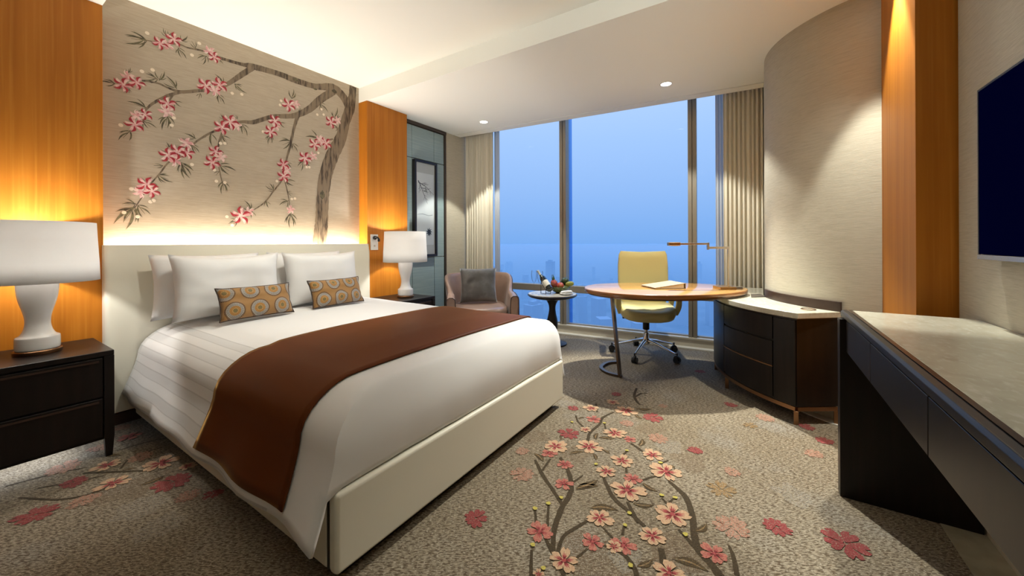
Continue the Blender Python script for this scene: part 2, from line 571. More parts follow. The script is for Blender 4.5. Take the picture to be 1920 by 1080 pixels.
# pattern of the carpet and of the mural, in metres on their planes
FL_CREAM = [(-0.802,2.7,0.047),(-0.927,2.788,0.029),(-1.024,2.605,0.033),(-0.764,2.343,0.043),(-0.939,2.285,0.021),(-1.01,2.004,0.043),(-0.845,2.11,0.045),(-0.513,2.219,0.035),(-0.636,2.07,0.036),(-0.675,1.929,0.032),(-0.418,2.094,0.049),(-0.541,1.834,0.048),(-0.326,1.781,0.048),(-0.588,1.587,0.033),(-0.372,1.606,0.033),(-0.622,1.3,0.033),(-0.28,1.457,0.032),(-0.672,1.196,0.013),(-0.485,1.468,0.019),(-2.718,0.498,0.04),(-2.745,0.684,0.049),(-2.589,0.753,0.025),(-2.969,0.519,0.038)]
FL_BLUSH = [(-0.886,1.87,0.027),(-0.948,2.455,0.029),(-1.007,1.922,0.026),(-0.821,1.718,0.027),(-0.543,1.943,0.027),(-0.668,2.319,0.022),(-0.565,1.445,0.026),(-0.151,1.643,0.03),(-0.456,1.494,0.028),(-0.769,1.38,0.031),(-3.295,0.679,0.035)]
FL_RED = [(-0.953,2.957,0.025),(-1.133,2.535,0.026),(-0.622,2.697,0.042),(-1.01,2.186,0.039),(-0.317,2.403,0.027),(-0.183,3.214,0.028),(0.246,3.094,0.028),(0.319,2.936,0.03),(-1.041,1.294,0.032),(0.054,1.943,0.032),(0.281,1.983,0.045),(-0.469,3.889,0.029),(-2.481,0.669,0.05),(-2.199,0.739,0.025),(-2.696,0.253,0.046),(-2.898,0.391,0.033)]
FL_PINK = [(-0.741,2.519,0.03),(-0.525,2.428,0.039),(0.028,3.101,0.039),(0.254,2.726,0.032),(-0.126,2.283,0.026),(-1.036,1.672,0.038),(-1.149,1.854,0.026),(-0.106,1.839,0.045),(-0.598,2.924,0.021),(-2.658,0.388,0.035),(-2.281,0.67,0.031),(-2.929,0.642,0.037),(-3.137,0.39,0.046),(-3.263,0.544,0.033),(-3.5,0.677,0.031)]
FL_GOLD = [(-0.16,2.089,0.039),(-0.058,2.925,0.025)]
FL_GREY = [(0.127,2.233,0.045),(0.046,2.973,0.047),(-0.429,1.437,0.036),(-1.211,2.581,0.036),(-0.451,2.363,0.042),(-2.373,0.519,0.052),(-2.139,0.532,0.048)]
FL_BROWN = [(-0.334,2.264,0.039),(-0.597,2.523,0.038),(-0.536,1.368,0.059),(-0.469,1.337,0.052),(-1.165,2.035,0.037),(-0.868,2.005,0.041),(-0.286,1.583,0.051),(-2.599,0.515,0.055)]
FL_STEMS = [[(-0.674,1.312,0.0055),(-0.722,1.418,0.0063),(-0.753,1.551,0.0069),(-0.768,1.687,0.0069),(-0.836,1.813,0.0065),(-0.937,1.918,0.0055)],[(-0.759,1.575,0.0045),(-0.832,1.636,0.0052),(-0.948,1.729,0.0056),(-1.044,1.822,0.004)],[(-0.963,1.756,0.0038),(-0.977,1.879,0.0035)],[(-0.661,1.327,0.0042),(-0.675,1.411,0.0044),(-0.647,1.491,0.0045),(-0.626,1.545,0.0035)],[(-0.694,1.179,0.0035),(-0.725,1.233,0.0034),(-0.75,1.28,0.0028)],[(-0.798,1.401,0.0034),(-0.849,1.48,0.0028)],[(-0.755,1.421,0.0034),(-0.813,1.54,0.0029)],[(-0.674,1.312,0.0052),(-0.737,1.363,0.0033)],[(-0.595,1.243,0.0045),(-0.667,1.31,0.0048)],[(-0.587,1.341,0.0031),(-0.569,1.404,0.0025)],[(-0.375,1.385,0.0055),(-0.391,1.411,0.0056),(-0.433,1.448,0.0051),(-0.482,1.456,0.0038),(-0.529,1.454,0.0028)],[(-0.491,1.5,0.0032),(-0.555,1.542,0.0026)],[(-0.476,1.546,0.0033),(-0.485,1.6,0.0027)],[(-0.124,1.547,0.009),(-0.162,1.59,0.0087),(-0.199,1.625,0.0083),(-0.23,1.705,0.0081),(-0.248,1.806,0.0078),(-0.29,1.925,0.0075),(-0.341,1.984,0.0065),(-0.386,2.02,0.0045)],[(-0.203,1.623,0.0055),(-0.247,1.665,0.005),(-0.289,1.705,0.0034)],[(-0.41,1.644,0.0045),(-0.496,1.698,0.0056),(-0.578,1.749,0.0055),(-0.65,1.84,0.0049),(-0.692,1.906,0.0037)],[(-0.291,1.439,0.0084),(-0.308,1.502,0.0081),(-0.33,1.561,0.0063)],[(-0.437,1.651,0.0054),(-0.474,1.695,0.0055),(-0.518,1.758,0.0041)],[(-0.873,2.161,0.0054),(-0.9,2.267,0.0051),(-0.89,2.412,0.0053),(-0.905,2.512,0.0049),(-0.868,2.636,0.0038)],[(-1.072,2.439,0.0037),(-1.023,2.366,0.0036),(-0.965,2.317,0.0035)],[(-1.024,2.701,0.004),(-0.967,2.572,0.0038)],[(-0.65,2.282,0.0043),(-0.6,2.251,0.0047),(-0.564,2.224,0.0036)],[(-0.585,1.975,0.0033),(-0.613,2.058,0.0029)],[(-0.499,1.959,0.0036),(-0.474,1.999,0.0032),(-0.445,2.036,0.0028)],[(-0.852,3.167,0.0051),(-0.828,3.009,0.0056),(-0.782,2.906,0.0054),(-0.743,2.856,0.004)],[(-0.812,2.981,0.0049),(-0.791,3.077,0.0043),(-0.751,3.103,0.0028)],[(-0.073,1.58,0.0051),(-0.089,1.67,0.0044),(-0.108,1.723,0.0025)],[(-0.786,1.756,0.0036),(-0.767,1.833,0.0023)],[(-0.358,1.842,0.0037),(-0.39,1.87,0.0025)],[(-0.355,1.854,0.0033),(-0.342,1.895,0.0025)],[(-1.016,2.096,0.0033),(-1.041,2.131,0.0028)],[(-0.654,2.128,0.003),(-0.642,2.18,0.0026)],[(-0.835,2.37,0.0035),(-0.864,2.429,0.0024)],[(-0.455,2.16,0.0029),(-0.425,2.211,0.0025)],[(-2.945,0.226,0.003),(-2.773,0.322,0.0037),(-2.708,0.395,0.0034),(-2.692,0.455,0.0028),(-2.694,0.487,0.0021)],[(-2.976,0.435,0.0033),(-2.826,0.546,0.0041),(-2.716,0.631,0.0026)],[(-2.867,0.554,0.003),(-2.965,0.619,0.0028),(-2.96,0.746,0.0021)],[(-3.139,0.201,0.0035),(-3.105,0.329,0.0033),(-3.042,0.451,0.0023)],[(-3.134,0.591,0.0029),(-3.118,0.7,0.0026),(-3.07,0.81,0.0018)],[(-2.981,0.286,0.0024),(-2.897,0.41,0.0025),(-2.851,0.495,0.0018)]]
FL_LEAVES = [(-0.754,1.74,-0.688,1.842),(-0.754,1.711,-0.665,1.797),(-0.494,1.936,-0.413,1.906),(-1.081,1.874,-0.994,1.827),(-0.599,2.274,-0.607,2.375),(-0.835,2.239,-0.747,2.269),(-0.229,1.729,-0.193,1.805),(-0.282,1.532,-0.158,1.544),(-0.386,1.425,-0.342,1.493),(-0.646,1.623,-0.533,1.68),(-0.492,1.76,-0.407,1.802),(-0.77,2.121,-0.713,2.099),(-0.761,2.003,-0.804,2.061),(-0.906,1.975,-0.847,2.042),(-0.73,2.68,-0.67,2.633),(-0.839,2.21,-0.856,2.296),(-1.016,2.096,-1.047,2.127),(-1.041,2.408,-1.005,2.448),(-0.756,2.776,-0.653,2.832),(-0.41,2.176,-0.38,2.144),(-2.586,0.566,-2.586,0.666),(-2.834,0.555,-2.798,0.598),(-3.133,0.545,-3.054,0.591)]
FL_BUDS = [(-0.852,1.486),(-0.817,1.546),(-0.757,1.3),(-0.67,1.229),(-0.482,1.605),(-0.393,1.888),(-0.336,1.903),(-0.745,1.96),(-0.643,2.185),(-1.052,2.335),(-0.867,2.438),(-0.784,1.616),(-0.487,1.686),(-0.259,1.687),(-0.405,1.415),(-0.456,2.164)]
MU_BRANCH = [[(2.157,1.192,0.0712),(2.176,1.354,0.0693),(2.185,1.463,0.0673),(2.195,1.681,0.0653),(2.228,1.903,0.0679),(2.298,2.113,0.0689),(2.395,2.313,0.0624),(2.451,2.509,0.0527),(2.51,2.687,0.0557),(2.536,2.812,0.0443),(2.547,2.928,0.0397)],[(2.502,2.662,0.0463),(2.434,2.768,0.0457),(2.313,2.83,0.0423),(2.12,2.782,0.0278),(1.932,2.773,0.0287),(1.759,2.78,0.0246),(1.565,2.765,0.0263),(1.482,2.751,0.0156),(1.373,2.744,0.0125),(1.283,2.743,0.0096),(1.198,2.751,0.0077),(1.103,2.736,0.0058),(1.051,2.739,0.0057),(0.928,2.701,0.0047),(0.864,2.688,0.0031)],[(1.556,2.752,0.0225),(1.466,2.653,0.0202),(1.372,2.547,0.0152),(1.282,2.464,0.0114),(1.183,2.427,0.0119),(1.063,2.377,0.0123),(0.987,2.381,0.0072),(0.927,2.396,0.0063),(0.84,2.385,0.0046)],[(1.069,2.379,0.0107),(0.987,2.325,0.0105),(0.903,2.243,0.0086),(0.856,2.174,0.0062),(0.822,2.111,0.0038)],[(1.015,2.345,0.0081),(1.002,2.313,0.0065),(0.993,2.287,0.004)],[(2.325,2.807,0.0357),(2.186,2.678,0.0369),(2.055,2.531,0.0316),(1.911,2.428,0.0235),(1.721,2.366,0.0185),(1.563,2.275,0.0178),(1.464,2.249,0.0119),(1.34,2.163,0.0089),(1.252,2.107,0.0078),(1.168,2.027,0.0068),(1.127,1.976,0.0059),(1.061,1.897,0.0049),(0.986,1.818,0.0056),(0.937,1.73,0.0048),(0.877,1.628,0.0039),(0.832,1.53,0.0038),(0.798,1.458,0.0023)],[(1.947,2.438,0.0185),(1.91,2.306,0.0133),(1.88,2.156,0.0111),(1.84,1.987,0.008),(1.811,1.822,0.007),(1.718,1.672,0.0059),(1.646,1.569,0.0058),(1.543,1.485,0.0037)],[(1.821,1.803,0.005),(1.849,1.687,0.005),(1.868,1.567,0.004),(1.871,1.456,0.003)],[(1.328,2.125,0.0071),(1.303,2.014,0.0061),(1.302,1.873,0.0053),(1.316,1.77,0.0044),(1.334,1.684,0.0027)],[(2.371,2.387,0.009),(2.343,2.436,0.0056)],[(2.311,2.294,0.0089),(2.229,2.254,0.0055),(2.117,2.143,0.0043)],[(0.927,2.424,0.0032),(0.897,2.437,0.0023)]]
MU_RED = [(0.94,2.698,0.051),(1.02,2.763,0.055),(1.276,2.732,0.049),(0.741,2.32,0.055),(0.812,2.36,0.05),(1.218,2.476,0.065),(1.312,2.517,0.063),(0.981,2.259,0.058),(0.856,2.143,0.046),(0.8,2.056,0.058),(1.862,2.516,0.069),(1.739,2.331,0.063),(1.702,2.224,0.062),(1.386,2.229,0.068),(1.325,2.169,0.064),(1.036,1.908,0.062),(0.983,1.87,0.061),(1.097,1.912,0.053),(1.283,1.957,0.056),(1.258,1.865,0.062),(2.288,2.466,0.071),(2.113,2.196,0.068),(2.229,2.232,0.07),(2.015,2.039,0.071),(1.812,1.942,0.06),(1.815,1.833,0.064),(0.86,1.633,0.062),(0.891,1.59,0.053),(1.461,1.443,0.081)]
MU_PINK = [(0.982,2.704,0.045),(1.247,2.767,0.052),(0.768,2.385,0.048),(1.279,2.459,0.052),(0.974,2.201,0.058),(0.809,2.123,0.043),(1.425,2.212,0.058),(1.094,1.986,0.056),(1.023,1.837,0.052),(1.317,1.92,0.053),(2.166,2.251,0.06),(2.095,2.075,0.051),(1.84,1.89,0.056),(0.828,1.575,0.049),(1.522,1.48,0.052),(1.877,1.523,0.049),(1.931,2.547,0.049),(1.748,2.285,0.047),(2.36,2.503,0.05)]
MU_LEAF = [(0.869,2.686,0.769,2.661,7),(0.976,2.762,0.97,2.821,4),(1.064,2.769,1.097,2.817,3),(1.045,2.712,1.077,2.651,4),(1.157,2.751,1.123,2.809,2),(1.226,2.72,1.184,2.66,4),(1.312,2.729,1.342,2.705,3),(0.704,2.315,0.648,2.31,5),(0.768,2.413,0.774,2.452,3),(0.927,2.424,0.851,2.42,4),(0.933,2.418,0.954,2.489,3),(1.037,2.39,0.975,2.457,3),(0.773,2.301,0.773,2.267,2),(0.868,2.193,0.784,2.206,3),(0.845,2.102,0.893,2.052,4),(0.778,2.008,0.735,1.938,5),(0.981,2.17,0.968,2.079,6),(1.018,2.294,1.063,2.255,3),(1.183,2.405,1.169,2.35,2),(1.342,2.537,1.29,2.589,3),(1.418,2.563,1.482,2.53,5),(1.304,2.436,1.326,2.372,4),(1.891,2.585,1.902,2.66,5),(1.971,2.517,1.971,2.445,2),(2.175,2.631,2.231,2.561,4),(1.776,2.331,1.828,2.285,3),(1.702,2.195,1.692,2.116,6),(1.34,2.235,1.318,2.281,3),(1.48,2.235,1.496,2.156,4),(1.441,2.27,1.425,2.303,2),(1.252,2.107,1.252,2.02,3),(1.154,2.033,1.094,2.061,3),(1.127,1.985,1.161,1.924,4),(1.061,1.831,1.1,1.73,7),(0.992,1.932,0.974,1.963,3),(0.955,1.788,0.892,1.778,2),(0.919,1.711,0.997,1.683,5),(0.907,1.647,0.907,1.592,3),(0.798,1.466,0.738,1.349,7),(0.815,1.482,0.86,1.408,4),(0.809,1.489,0.739,1.476,3),(1.325,2.107,1.37,2.046,3),(1.309,1.857,1.392,1.808,4),(1.309,1.804,1.28,1.756,2),(1.331,1.719,1.338,1.631,6),(2.324,2.509,2.348,2.606,5),(2.371,2.432,2.288,2.4,2),(2.162,2.26,2.032,2.263,3),(2.0,2.005,1.959,1.936,4),(2.031,2.0,2.073,1.965,3),(1.89,2.179,1.793,2.118,4),(1.9,2.16,1.929,2.085,4),(1.85,1.968,1.889,1.924,3),(1.821,1.803,1.908,1.785,4),(1.727,1.683,1.673,1.735,4),(1.664,1.589,1.681,1.523,3),(1.543,1.494,1.494,1.556,3),(1.438,1.405,1.375,1.366,3),(1.552,1.486,1.543,1.429,3),(1.849,1.687,1.907,1.673,2),(1.858,1.607,1.791,1.561,3),(1.871,1.487,1.883,1.376,6)]
MU_BUD = [(0.869,2.742),(1.177,2.802),(1.13,2.689),(0.84,2.452),(0.898,2.484),(0.73,2.034),(1.005,2.104),(1.402,2.477),(1.473,2.491),(1.795,2.535),(1.786,2.493),(2.141,2.503),(2.208,2.522),(1.64,2.209),(1.347,2.041),(1.317,2.034),(1.127,1.826),(1.273,1.807),(0.883,1.511),(0.9,1.521),(0.782,1.593),(0.814,1.398),(0.744,1.424),(1.287,1.716),(1.346,1.712),(2.15,2.118),(2.031,1.954),(2.058,1.958),(1.36,1.428),(1.398,1.358),(1.888,1.626),(1.917,1.633),(1.755,1.779),(1.018,2.164),(2.185,2.57)]
random.seed(11)
# ------------------------------------------------------------------ the setting
ZC, ZT = 2.765, 2.93           # lower ceiling, tray ceiling
AW = math.radians(4.9)         # the window wall stands a little askew
WD = Vector((math.cos(AW), math.sin(AW), 0))
WN = Vector((-math.sin(AW), math.cos(AW), 0))
WP = Vector((-3.72, 4.455, 0))
def wl(u, off=0.0, z=0.0):
    return WP + WD*u + WN*off + Vector((0, 0, z))
def wbox(mb, u0, u1, o0, o1, z0, z1, m=0):
    vs = [wl(u, o, z) for z in (z0, z1) for o in (o0, o1) for u in (u0, u1)]
    mb.add(vs, [(0, 2, 3, 1), (4, 5, 7, 6), (0, 1, 5, 4), (2, 6, 7, 3), (0, 4, 6, 2), (1, 3, 7, 5)], m)
    return mb
def xy(p): return (p[0], p[1])

WC, WR = (.866, 4.0), .83      # centre and radius of the curved wall
def arc(c, r, a0, a1, n):
    return [(c[0] + r*math.cos(math.radians(a0 + (a1 - a0)*i/n)), c[1] + r*math.sin(math.radians(a0 + (a1 - a0)*i/n))) for i in range(n + 1)]

# walls
struct('wall_left', MB().box(-3.95, -3.752, -1.9, 5.0, 0, 3.1), M['paper'])
struct('wall_left_end', MB().box(-3.75, -3.72, 3.987, 4.62, 0, 3.1), M['paper'])
struct('wall_back', MB().box(-3.95, 1.0, -2.1, -1.9, 0, 3.1), M['paper'])
struct('wall_right', MB().box(.766, 1.0, -1.9, 2.585, 0, 3.1), M['paper'])
wc = MB()
wc.prism(arc(WC, WR, 180, 254, 48) + [(1.0, 3.2), (1.0, 5.2), (.036, 5.2)], 0, 3.1)
struct('wall_curved', wc, M['paper'], smooth=30)
struct('wall_upper', wbox(MB(), -.2, 3.79, .03, .2, 3.05, 3.12), M['plaster'])
# wood-faced panels and the pillar
struct('trim_1', MB().box(-3.75, -3.6, -1.9, .619, 0, ZC), M['wood'], bevel=.002)
t2 = MB().box(-3.75, -3.6, 2.617, 3.179, 0, 1.018).box(-3.75, -3.6, 2.617, 3.179, 1.021, ZC).box(-3.75, -3.605, 2.62, 3.176, 1.0, 1.04)
struct('trim_2', t2, M['wood'])
struct('trim_3', MB().box(.63, 1.0, 2.6, 3.3, 0, ZC), M['wood'], bevel=.002)
struct('trim_4', MB().box(.775, 1.0, 2.583, 2.602, 0, ZC), M['black_frame'])
struct('baseboard_left', MB().box(-3.6, -3.578, -.4, 2.75, 0, .075), M['espresso_brown'])

# ceiling: lower field, the tray over the bed, the shadow gap and the strip before the curtain pocket
cl = MB()
XT = .25
g0, g1 = wl(-.1, -.302), wl(4.6, -.302)
cl.prism([(-3.95, -2.1), (1.0, -2.1), (1.0, .619), (-3.95, .619)], ZC, ZT + .05)
cl.prism([(XT, .619), (1.0, .619), (1.0, 2.617), (XT, 2.617)], ZC, ZT + .05)
cl.prism([(-3.95, 2.617), (1.0, 2.617), xy(g1), xy(g0)], ZC, ZT + .05)
cl.prism([(-3.95, .6), (XT + .02, .6), (XT + .02, 2.64), (-3.95, 2.64)], ZT, ZT + .06)
cl.prism([xy(wl(-.1, -.280)), xy(wl(4.6, -.280)), xy(wl(4.6, -.15)), xy(wl(-.1, -.15))], ZC, ZC + .04)
cl.prism([xy(wl(-.2, -.32)), xy(wl(4.7, -.32)), xy(wl(4.7, .2)), xy(wl(-.2, .2))], 3.05, 3.12)
cl.prism([xy(wl(-.1, -.306)), xy(wl(4.6, -.306)), xy(wl(4.6, -.30)), xy(wl(-.1, -.30))], ZC + .03, 3.06)
struct('ceiling', cl, M['plaster'], smooth=0)

# floor: carpet with the woven branches, pale stone along the right-hand furniture wall
fl = MB()
fl.add([(-3.95, -1.95, 0), (1.0, -1.95, 0), (1.0, 5.0, 0), (-3.95, 5.0, 0), (-3.95, -1.95, -.1), (1.0, -1.95, -.1), (1.0, 5.0, -.1), (-3.95, 5.0, -.1)],
       [(0, 1, 2, 3), (7, 6, 5, 4), (0, 4, 5, 1), (1, 5, 6, 2), (2, 6, 7, 3), (3, 7, 4, 0)], 0)
_lay = [0.0]
def blob(mb, cx, cy, r, m, z, n=5, rot=0, notch=.18, width=.52, inner=.08, sq=1.0):
    """five-petalled blossom lying flat"""
    for k in range(n):
        a = rot + 2*PI*k/n
        L = r*(.86 + .28*random.random())
        W = r*width*(.85 + .3*random.random())
        ca, sa = math.cos(a), math.sin(a)
        sh = [(inner, -.10), (.35, -.42), (.62, -.72), (.86, -.62), (.98, -.28), (1 - notch, 0), (.99, .26), (.88, .60), (.62, .70), (.35, .42), (inner, .10)]
        vs = []
        for t, w in sh:
            jx, jy = (random.random() - .5)*.10*r, (random.random() - .5)*.10*r
            x, y = L*t, W*w
            vs.append((cx + (ca*x - sa*y) + jx, (cy + (sa*x + ca*y)*sq + jy), z + k*.00006))
        mb.add(vs, [tuple(range(len(vs)))], m)
def ribbon2(mb, pts, m, put, sub=6, jag=.12):
    pts = spline(pts, sub)
    L, R_ = [], []
    for i, p in enumerate(pts):
        a, b = pts[max(i-1, 0)], pts[min(i+1, len(pts)-1)]
        dx, dy = b[0]-a[0], b[1]-a[1]
        d = math.hypot(dx, dy) or 1
        w = p[2]*(1 + (random.random() - .5)*2*jag)
        w2 = p[2]*(1 + (random.random() - .5)*2*jag)
        L.append(put(p[0] - dy/d*w, p[1] + dx/d*w))
        R_.append(put(p[0] + dy/d*w2, p[1] - dx/d*w2))
    n = len(pts)
    mb.add(L + R_, [(i, i+1, n+i+1, n+i) for i in range(n-1)], m)
def leaf2(mb, x0, y0, x1, y1, w, m, put, curve=.12, n=7):
    dx, dy = x1-x0, y1-y0
    top, bot = [], []
    for i in range(n + 1):
        t = i/n
        b = curve*math.sin(PI*t)
        ww = w*math.sin(PI*min(max(t, .0), 1)**.85)
        cx, cy = x0 + dx*t - dy*b, y0 + dy*t + dx*b
        top.append(put(cx - dy*ww, cy + dx*ww))
        bot.append(put(cx + dy*ww, cy - dx*ww))
    mb.add(top + bot[::-1], [tuple(range(2*(n + 1)))], m)
def patch(x, y, r, m, z):
    n, q = 26, random.random()*10
    fl.add([(x + r*math.cos(2*PI*t/n)*(1 + .55*mnoise.noise(Vector((math.cos(2*PI*t/n)*1.6 + q, math.sin(2*PI*t/n)*1.6, q)))),
             y + r*math.sin(2*PI*t/n)*(1 + .55*mnoise.noise(Vector((math.cos(2*PI*t/n)*1.6 + q, math.sin(2*PI*t/n)*1.6, q)))), z) for t in range(n)], [tuple(range(n))], m)
for i, (x, y, r) in enumerate(FL_BROWN): patch(x, y, r*2.0, 8, .0004 + .00002*i)
for i, (x, y, r) in enumerate(FL_GREY): patch(x, y, r*1.7, 7, .0007 + .00002*i)
for i, l in enumerate(FL_STEMS): ribbon2(fl, [(p, q, w*1.8) for p, q, w in l], 1, lambda a, b: (a, b, .0010 + .00001*i))
for i, (a, b, c_, d) in enumerate(FL_LEAVES):
    leaf2(fl, a, b, c_, d, .17, 10, lambda p, q: (p, q, .0015), .12 if i % 2 else -.1)
    leaf2(fl, a, b, a + (c_-a)*.9, b + (d-b)*.9, .035, 6, lambda p, q: (p, q, .0017), .12 if i % 2 else -.1)
for x, y, r in FL_PINK: blob(fl, x, y, r*1.62, 5, .0018, 5, random.random()*6, .25, .6)
for x, y, r in FL_GOLD: blob(fl, x, y, r*1.8, 6, .0018, 5, random.random()*6, .35, .45)
for x, y, r in FL_RED: blob(fl, x, y, r*1.66, 4, .0020, 5, random.random()*6, .25, .56)
def blossom(x, y, r, m, mi, mi_=0):
    q = random.random()*6
    r *= 1.55
    blob(fl, x, y, r*1.12, m, .0023 + .00035*mi_ , 5, q, .16, .50)
    for k in range(5):
        a = q + 2*PI*k/5
        for da, s in ((-.30, .58), (-.12, .70), (.10, .80), (.30, .60)):
            aa = a + da
            leaf2(fl, x + .06*r*math.cos(aa), y + .06*r*math.sin(aa), x + s*r*math.cos(aa), y + s*r*math.sin(aa), .075, mi, lambda p, q_: (p, q_, .0027 + .00035*mi_), 0, 4)
    fl.add([(x + .16*r*math.cos(t*PI/4), y + .16*r*math.sin(t*PI/4), .0029 + .00035*mi_) for t in range(8)], [tuple(range(8))], mi)
for i, (x, y, r) in enumerate(FL_BLUSH): blossom(x, y, r, 3, 9, (i % 4)*.5)
for i, (x, y, r) in enumerate(FL_CREAM): blossom(x, y, r, 2, 9, 2 + (i % 6)*.5)
for x, y in FL_BUDS:
    fl.add([(x + .011*math.cos(t*PI/4)*(.7 + .5*random.random()), y + .011*math.sin(t*PI/4)*(.7 + .5*random.random()), .0050) for t in range(8)], [tuple(range(8))], 11)
struct('floor', fl, CARPET, smooth=0, flip=False)
sf = MB()
sf.prism([(.635, -1.9), (.768, -1.9), (.768, 2.6), (.635, 2.6)], -.02, .004)
struct('trim_5', sf, M['floor_stone'])
sa = arc(WC, WR - .002, 182, 252, 30)
sb = arc(WC, WR + .07, 252, 182, 30)
struct('trim_6', MB().prism(sa + sb, -.02, .005), M['white_stone'])

# mural: one painted silk panel over the bed
mu = MB()
XM = -3.744
mu.box(-3.7505, XM, .619, 2.617, 1.0, ZT, 0)
def mp(layer):
    return lambda a, b: (XM + .0004 + layer*.0003, min(max(a, .621), 2.615), min(b, ZT - .002))
for i, (x, y, x1, y1, n) in enumerate(MU_LEAF):
    L = math.hypot(x1-x, y1-y)
    a = math.atan2(y1-y, x1-x)
    for k in range(n):
        f = (k - (n-1)/2)/max(n-1, 1)
        aa = a + f*1.5*(1 if n > 2 else .6) + (random.random() - .5)*.2
        l = L*(1 - .35*abs(f)*2)*(.85 + .3*random.random())*1.15
        t0 = .0 if k % 2 else .22
        bx_, by_ = x + (x1-x)*t0*(1-abs(f)), y + (y1-y)*t0*(1-abs(f))
        leaf2(mu, bx_, by_, bx_ + l*math.cos(aa), by_ + l*math.sin(aa), .055, 2, mp(0 + .1*k), .10*(1 if f > 0 else -1))
    ribbon2(mu, [(x, y, .0022), ((x+x1)/2, (y+y1)/2, .0016), (x + (x1-x)*.85, y + (y1-y)*.85, .0008)], 2, mp(1.0), 3)
for bi, l in enumerate(sorted(MU_BRANCH, key=lambda l: l[0][2])):
    ribbon2(mu, l, 1, mp(1.5 + .1*bi), 8, .05)
# knots and bark strokes of the trunk
for ky, kz, kw, kh in ((2.19, 1.70, .026, .05), (2.325, 2.80, .03, .022), (1.93, 2.78, .03, .014), (2.12, 2.755, .02, .012)):
    leaf2(mu, ky, kz - kh, ky, kz + kh, kw/(2*kh), 8, mp(3.2), 0)
def pin(y, z, r, mo, mi, lay, rot):
    for k in range(5):
        a = rot + 2*PI*k/5
        leaf2(mu, y, z, y + r*.92*math.cos(a), z + r*.92*math.sin(a), .235, mi, mp(lay + .05*k), .16, 8)
        if mo == 3 or k % 2: leaf2(mu, y + .15*r*math.cos(a+.2), z + .15*r*math.sin(a+.2), y + r*1.06*math.cos(a+.20), z + r*1.06*math.sin(a+.20), .15 if mo == 3 else .08, mo, mp(lay + .4 + .05*k), .26, 8)
i = 0
for lst, mo, mi in ((MU_PINK, 7, 4), (MU_RED, 3, 4)):
    for y, z, r in lst:
        pin(y, z, r, mo, mi, 4 + (i % 12)*.8, random.random()*6)
        i += 1
for y, z in MU_BUD:
    mu.add([mp(4)(y + .013*math.cos(t*PI/4), z + .013*math.sin(t*PI/4)) for t in range(8)], [tuple(range(8))], 6)
o = mu.build('painted_mural', [M['mural'], M['paint_bark'], M['paint_leaf'], M['paint_red'], M['paint_pink'], M['ink'], M['paint_bud'], M['paint_pale'], M['paint_leaf']], smooth=0, flip=False)
tag(o, 'silk wall mural with painted tree and pink blossoms above the bed', 'mural')

# window wall: sill, skirting strip, mullions, transom, glass
struct('sill_1', wbox(wbox(MB(), -.05, 3.80, 0, .03, 0, .10), -.05, 3.80, -.012, .16, .092, .112), M['stone_sill'], bevel=.003)
struct('trim_7', wbox(MB(), -.02, 3.78, -.085, 0, -.02, .012), M['white_stone'])
U = [(-.05, 1.485), (1.575, 3.045), (3.135, 3.80)]
for k, (ua, ub) in enumerate(U):
    w = tag(wbox(MB(), ua, ub, .085, .10, .535, .625).build('window_%d' % (k+1), M['frame_bronze'], bevel=.004), kind='structure')
    wbox(MB(), ua - .02, ub + .02, .115, .127, .625, 3.06).build('pane', M['glass'], w)
    wbox(MB(), ua - .02, ub + .02, .115, .127, .11, .54).build('pane', M['glass'], w)
    wbox(MB(), ua, ub, .03, .12, .535, .625).build('transom', M['frame_bronze'], w, bevel=.004)
    wbox(MB(), ua, ub, .06, .12, .108, .125).build('bottom_rail', M['frame_bronze'], w)
for k, (ua, ub) in enumerate(((1.485, 1.575), (3.045, 3.135))):
    um = (ua + ub)/2
    t = wbox(wbox(MB(), ua, um - .004, .012, .14, .10, 3.06), um + .004, ub, .012, .14, .10, 3.06)
    wbox(t, um - .006, um + .006, .03, .14, .10, 3.06)
    t = struct('window_%d_mullion' % (k+1), t, M['frame_bronze'], bevel=.003)
    wbox(MB(), um - .012, um + .012, .14, .36, -.4, 3.4).build('glass_fin', M['fin_glass'], t)

# curtains
def curtain(name, label, u0, u1, folds, amp, mt, off=-.055, z1=3.04, seed=0, z0=.02, cat='curtain', group=None, lean=0):
    rnd = random.Random(seed)
    nu, nz = folds*10, 14
    ph = [rnd.uniform(-.5, .5) for _ in range(folds + 2)]
    am = [rnd.uniform(.7, 1.25) for _ in range(folds + 2)]
    mb = MB()
    vs = []
    for j in range(nz + 1):
        z = z0 + (z1 - z0)*j/nz
        low = 1 - j/nz
        for i in range(nu + 1):
            t = i/nu*folds
            k = int(min(t, folds - 1e-6))
            f = t - k
            a = am[k]*(1 - f) + am[k+1]*f
            p = ph[k]*(1 - f) + ph[k+1]*f
            w = math.sin(2*PI*t + p + .5*low*math.sin(3*t + seed))
            w = math.copysign(abs(w)**.8, w)
            u = u0 + (u1 - u0)*(i/nu) + .25*(u1-u0)/folds*math.sin(4*PI*t + p)*.5 + lean*low*(i/nu)
            vs.append(wl(u, off + amp*a*w*(.75 + .35*low), z))
    W = nu + 1
    mb.add(vs, [(j*W + i, j*W + i + 1, (j+1)*W + i + 1, (j+1)*W + i) for j in range(nz) for i in range(nu)])
    o = mb.build(name, mt, smooth=180, solid=.003)
    return tag(o, label, cat, group)
curtain('curtain', 'cream pleated curtain behind the armchair, in the wall corner', .02, .50, 11, .036, M['curtain'], seed=3)
curtain('curtain', 'cream pleated curtain behind the desk lamp, beside the curved wall', 3.40, 3.765, 9, .019, M['curtain'], seed=5)
curtain('sheer_curtain', 'gathered white sheer at the edge of the curtain by the armchair', .488, .575, 4, .012, M['sheer'], seed=8, cat='sheer curtain', off=.0)
